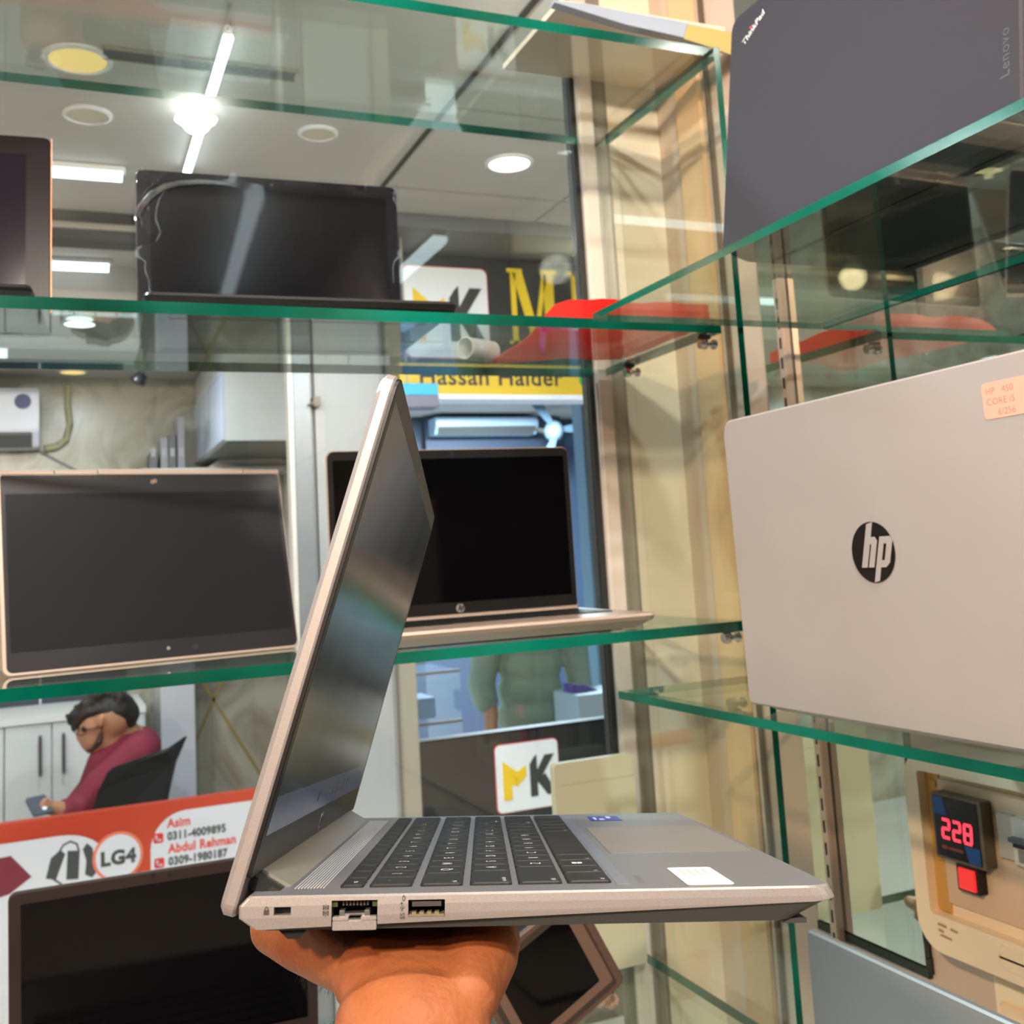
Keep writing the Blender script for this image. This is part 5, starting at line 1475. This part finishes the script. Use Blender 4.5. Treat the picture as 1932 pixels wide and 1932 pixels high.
eye = MB(); eye.ball(P_(158, 1376, 4.298), 0.008); eye.build('eye', PORT, per)
phn = empty('phone', Matrix.Translation(P_(74, 1520, 4.152)) @ RZ(0.5) @ RX(0.7), 'dark phone held in the hand of the seated person', 'phone')
MB().prism(rrect(-0.036, -0.040, 0.036, 0.040, 0.010, 4), -0.004, 0.004).build('body', mat('phone_slate', rgb(86, 94, 104), 0.25, 0.2), phn)
MB().disc((0.010, -0.018, 0.004), 0.008, 0.002).build('lens', emis('phone_glint', (0.85, 0.92, 1.0), 1.2), phn)  # glint on the lens put in as a glow

# ================================================================== inside the right shop
ac2 = aircon('r', 2.79, 3.69, 8.395, 1.03, 1.17, 'pale blue white air conditioner at the back of the shop under the yellow strip', mat('ac_blue', rgb(186, 208, 232), 0.3), 0.2)
ac2.children[0].data.transform(Matrix()) 
q0, q1 = onY(820, 765, 8.15), onY(1017, 822, 8.15)
dk = struct(MB().box((q0.x - 0.16, 8.18, q1.z - 0.34), (q1.x + 0.26, 8.39, q0.z + 0.16)).build('trim_bulkhead', mat('bulkhead_navy', rgb(58, 68, 88), 0.6), bevel=0.08))
ac2.location = (0, 8.18 - 8.395 - 0.002, q1.z - 1.03)
# standing person in a sage kurta, head hidden behind the open laptop
YP = 5.2
man = [
    [(P_(1000, 1085, YP), (0.085, 0.095, 0.115)), (P_(1000, 1105, YP - 0.02), (0.07, 0.07, 0.08))],
    [(P_(1000, 1128, YP - 0.095), 0.016), (P_(1000, 1120, YP - 0.085), 0.013)],
    [(P_(1000, 1130, YP), 0.055), (P_(1000, 1168, YP + 0.01), 0.060)],
    [(P_(940, 1195, YP), 0.075), (P_(1000, 1190, YP), 0.10), (P_(1062, 1195, YP), 0.075)],
    [(P_(1000, 1210, YP), (0.16, 0.11, 0.12)), (P_(1000, 1300, YP), (0.155, 0.11, 0.12)), (P_(1000, 1400, YP), (0.155, 0.115, 0.12))],
    [(P_(925, 1205, YP), 0.062), (P_(912, 1300, YP - 0.02), 0.050), (P_(926, 1340, YP - 0.06), 0.040), (P_(926, 1385, YP - 0.10), 0.034), (P_(928, 1400, YP - 0.11), (0.036, 0.020, 0.04))],
    [(P_(1076, 1205, YP), 0.062), (P_(1092, 1300, YP - 0.02), 0.050), (P_(1088, 1400, YP - 0.05), 0.036), (P_(1088, 1425, YP - 0.05), (0.036, 0.020, 0.04))],
    [(P_(970, 1420, YP), 0.10), (P_(972, 1560, YP), 0.075), (P_(975, 1720, YP), 0.05), (P_(972, 1735, YP - 0.06), 0.045)],
    [(P_(1035, 1420, YP), 0.10), (P_(1035, 1560, YP), 0.075), (P_(1035, 1720, YP), 0.05), (P_(1036, 1735, YP - 0.06), 0.045)],
]
for k in range(4):
    x = 918 + k * 6
    man.append([(P_(x, 1406, YP - 0.115), 0.010), (P_(x, 1422, YP - 0.118), 0.009), (P_(x + 1, 1432, YP - 0.112), 0.008)])
    x = 1080 + k * 6
    man.append([(P_(x, 1432, YP - 0.055), 0.010), (P_(x, 1446, YP - 0.058), 0.009), (P_(x + 1, 1455, YP - 0.052), 0.008)])
man.append([(P_(938, 1400, YP - 0.12), 0.012), (P_(944, 1412, YP - 0.13), 0.010), (P_(944, 1420, YP - 0.13), 0.009)])
man.append([(P_(1076, 1426, YP - 0.06), 0.012), (P_(1071, 1438, YP - 0.07), 0.010), (P_(1071, 1446, YP - 0.07), 0.009)])
mo = remeshed('person', man, SKIN2, 0.012, smooth=3)
tag(mo, 'standing person in a sage green long shirt behind the black counter front', 'person')
kt = [
    [(P_(935, 1190, YP), 0.085), (P_(1000, 1182, YP), 0.112), (P_(1066, 1190, YP), 0.085)],
    [(P_(1000, 1210, YP), (0.185, 0.130, 0.13)), (P_(1000, 1300, YP), (0.180, 0.130, 0.13)), (P_(1000, 1400, YP), (0.195, 0.135, 0.13)), (P_(1000, 1500, YP), (0.205, 0.14, 0.13)), (P_(1000, 1580, YP), (0.21, 0.145, 0.10))],
    [(P_(922, 1205, YP), 0.078), (P_(908, 1290, YP - 0.02), 0.072), (P_(916, 1322, YP - 0.04), 0.066)],
    [(P_(1080, 1205, YP), 0.078), (P_(1095, 1300, YP - 0.02), 0.066), (P_(1092, 1390, YP - 0.045), 0.056)],
]
remeshed('long_shirt', kt, KURTA, 0.013, mo, smooth=3)
remeshed('hair', [[(P_(1000, 1072, YP + 0.02), (0.092, 0.10, 0.10))]], HAIR, 0.012, mo, smooth=2)
# glass counter and papers behind the black front
gc_ = empty('glass_counter', TR(0, 0, 0), 'glass topped display counter left of the standing person', 'counter')
a0 = P_(784, 1262, 4.7)
MB().box((1.19, 4.5, FLOOR), (1.60, 4.95, -0.93)).build('body', mat('counter_slate', rgb(60, 66, 72), 0.3), gc_)
MB().box((1.19, 4.48, -0.93), (1.62, 4.96, -0.48)).build('case', WGLASS, gc_)
for (x0, x1, y, z) in ((1.19, 1.62, 4.478, -0.487), (1.19, 1.62, 4.955, -0.487), (1.19, 1.62, 4.478, -0.70), (1.19, 1.62, 4.478, -0.925)):
    MB().box((x0, y, z), (x1, y + 0.012, z + 0.012)).build('edge_bar', ALUG, gc_)
for (x, z, w, m_) in ((1.36, -0.69, 0.13, 'item_olive'), (1.50, -0.69, 0.08, 'item_blue')):
    MB().box((x - w / 2, 4.6, -0.688), (x + w / 2, 4.8, -0.60)).build('stock', mat(m_, rgb(*(150, 150, 110) if 'olive' in m_ else (110, 150, 190)), 0.5), gc_)
p, q = P_(1098, 1312, 4.7), P_(1142, 1365, 4.7)
wb = empty('counter_desk', TR(0, 0, 0), 'white desk edge with papers right of the standing person', 'desk')
MB().box((p.x - 0.02, 4.7, q.z - 0.02), (p.x + 0.6, 4.98, p.z)).build('paper_pile', mat('paper_cool', rgb(180, 200, 210), 0.6), wb)
MB().box((p.x - 0.02, 4.72, FLOOR), (p.x + 0.6, 4.98, q.z - 0.02)).build('body', BLACKB, wb)
pr_ = tag(MB().prism([(p.x, p.z + 0.002), (p.x + 0.14, p.z + 0.002), (p.x + 0.06, p.z + 0.035), (p.x, p.z + 0.042)], 0, 0.10, XZ(0, 4.9, 0)).build('purple_packet', mat('packet_purple', rgb(92, 76, 150), 0.5)), 'purple packet lying on the white papers at the right', 'packet')
# desk fan on the far wall
fan = empty('wall_fan', TR(0, 0, 0), 'pale wall fan beside the bulkhead in the right shop', 'fan')
fc = P_(1050, 812, 7.6)
FM = Matrix.Translation(fc) @ RX(PI / 2)
b = MB(); b.ball((fc.x, fc.y + 0.05, fc.z), (0.075, 0.10, 0.085)); b.build('motor', mat('fan_pale', rgb(120, 140, 150), 0.5), fan, smooth=True)
for k in range(3):
    a = 2 * PI * k / 3 + 0.1
    pts = [(0.06 * math.cos(a - .3), 0.06 * math.sin(a - .3)), (0.32 * math.cos(a - .16), 0.32 * math.sin(a - .16)), (0.34 * math.cos(a + .16), 0.34 * math.sin(a + .16)), (0.06 * math.cos(a + .4), 0.06 * math.sin(a + .4))]
    MB().prism(pts, -0.004, 0.004, FM @ RX(0.0)).build('blade', mat('blade_pale', rgb(100, 124, 144), 0.5), fan)
MB().tube([fc + Vector((0, 0.12, 0)), fc + Vector((0, 0.57, 0.10))], 0.02, 8).build('arm', ALUG, fan)
pst = struct(MB().box((2.72, 5.3, FLOOR), (2.80, 5.42, CEIL)).build('trim_post', mat('post_blue', rgb(110, 138, 160), 0.5)))
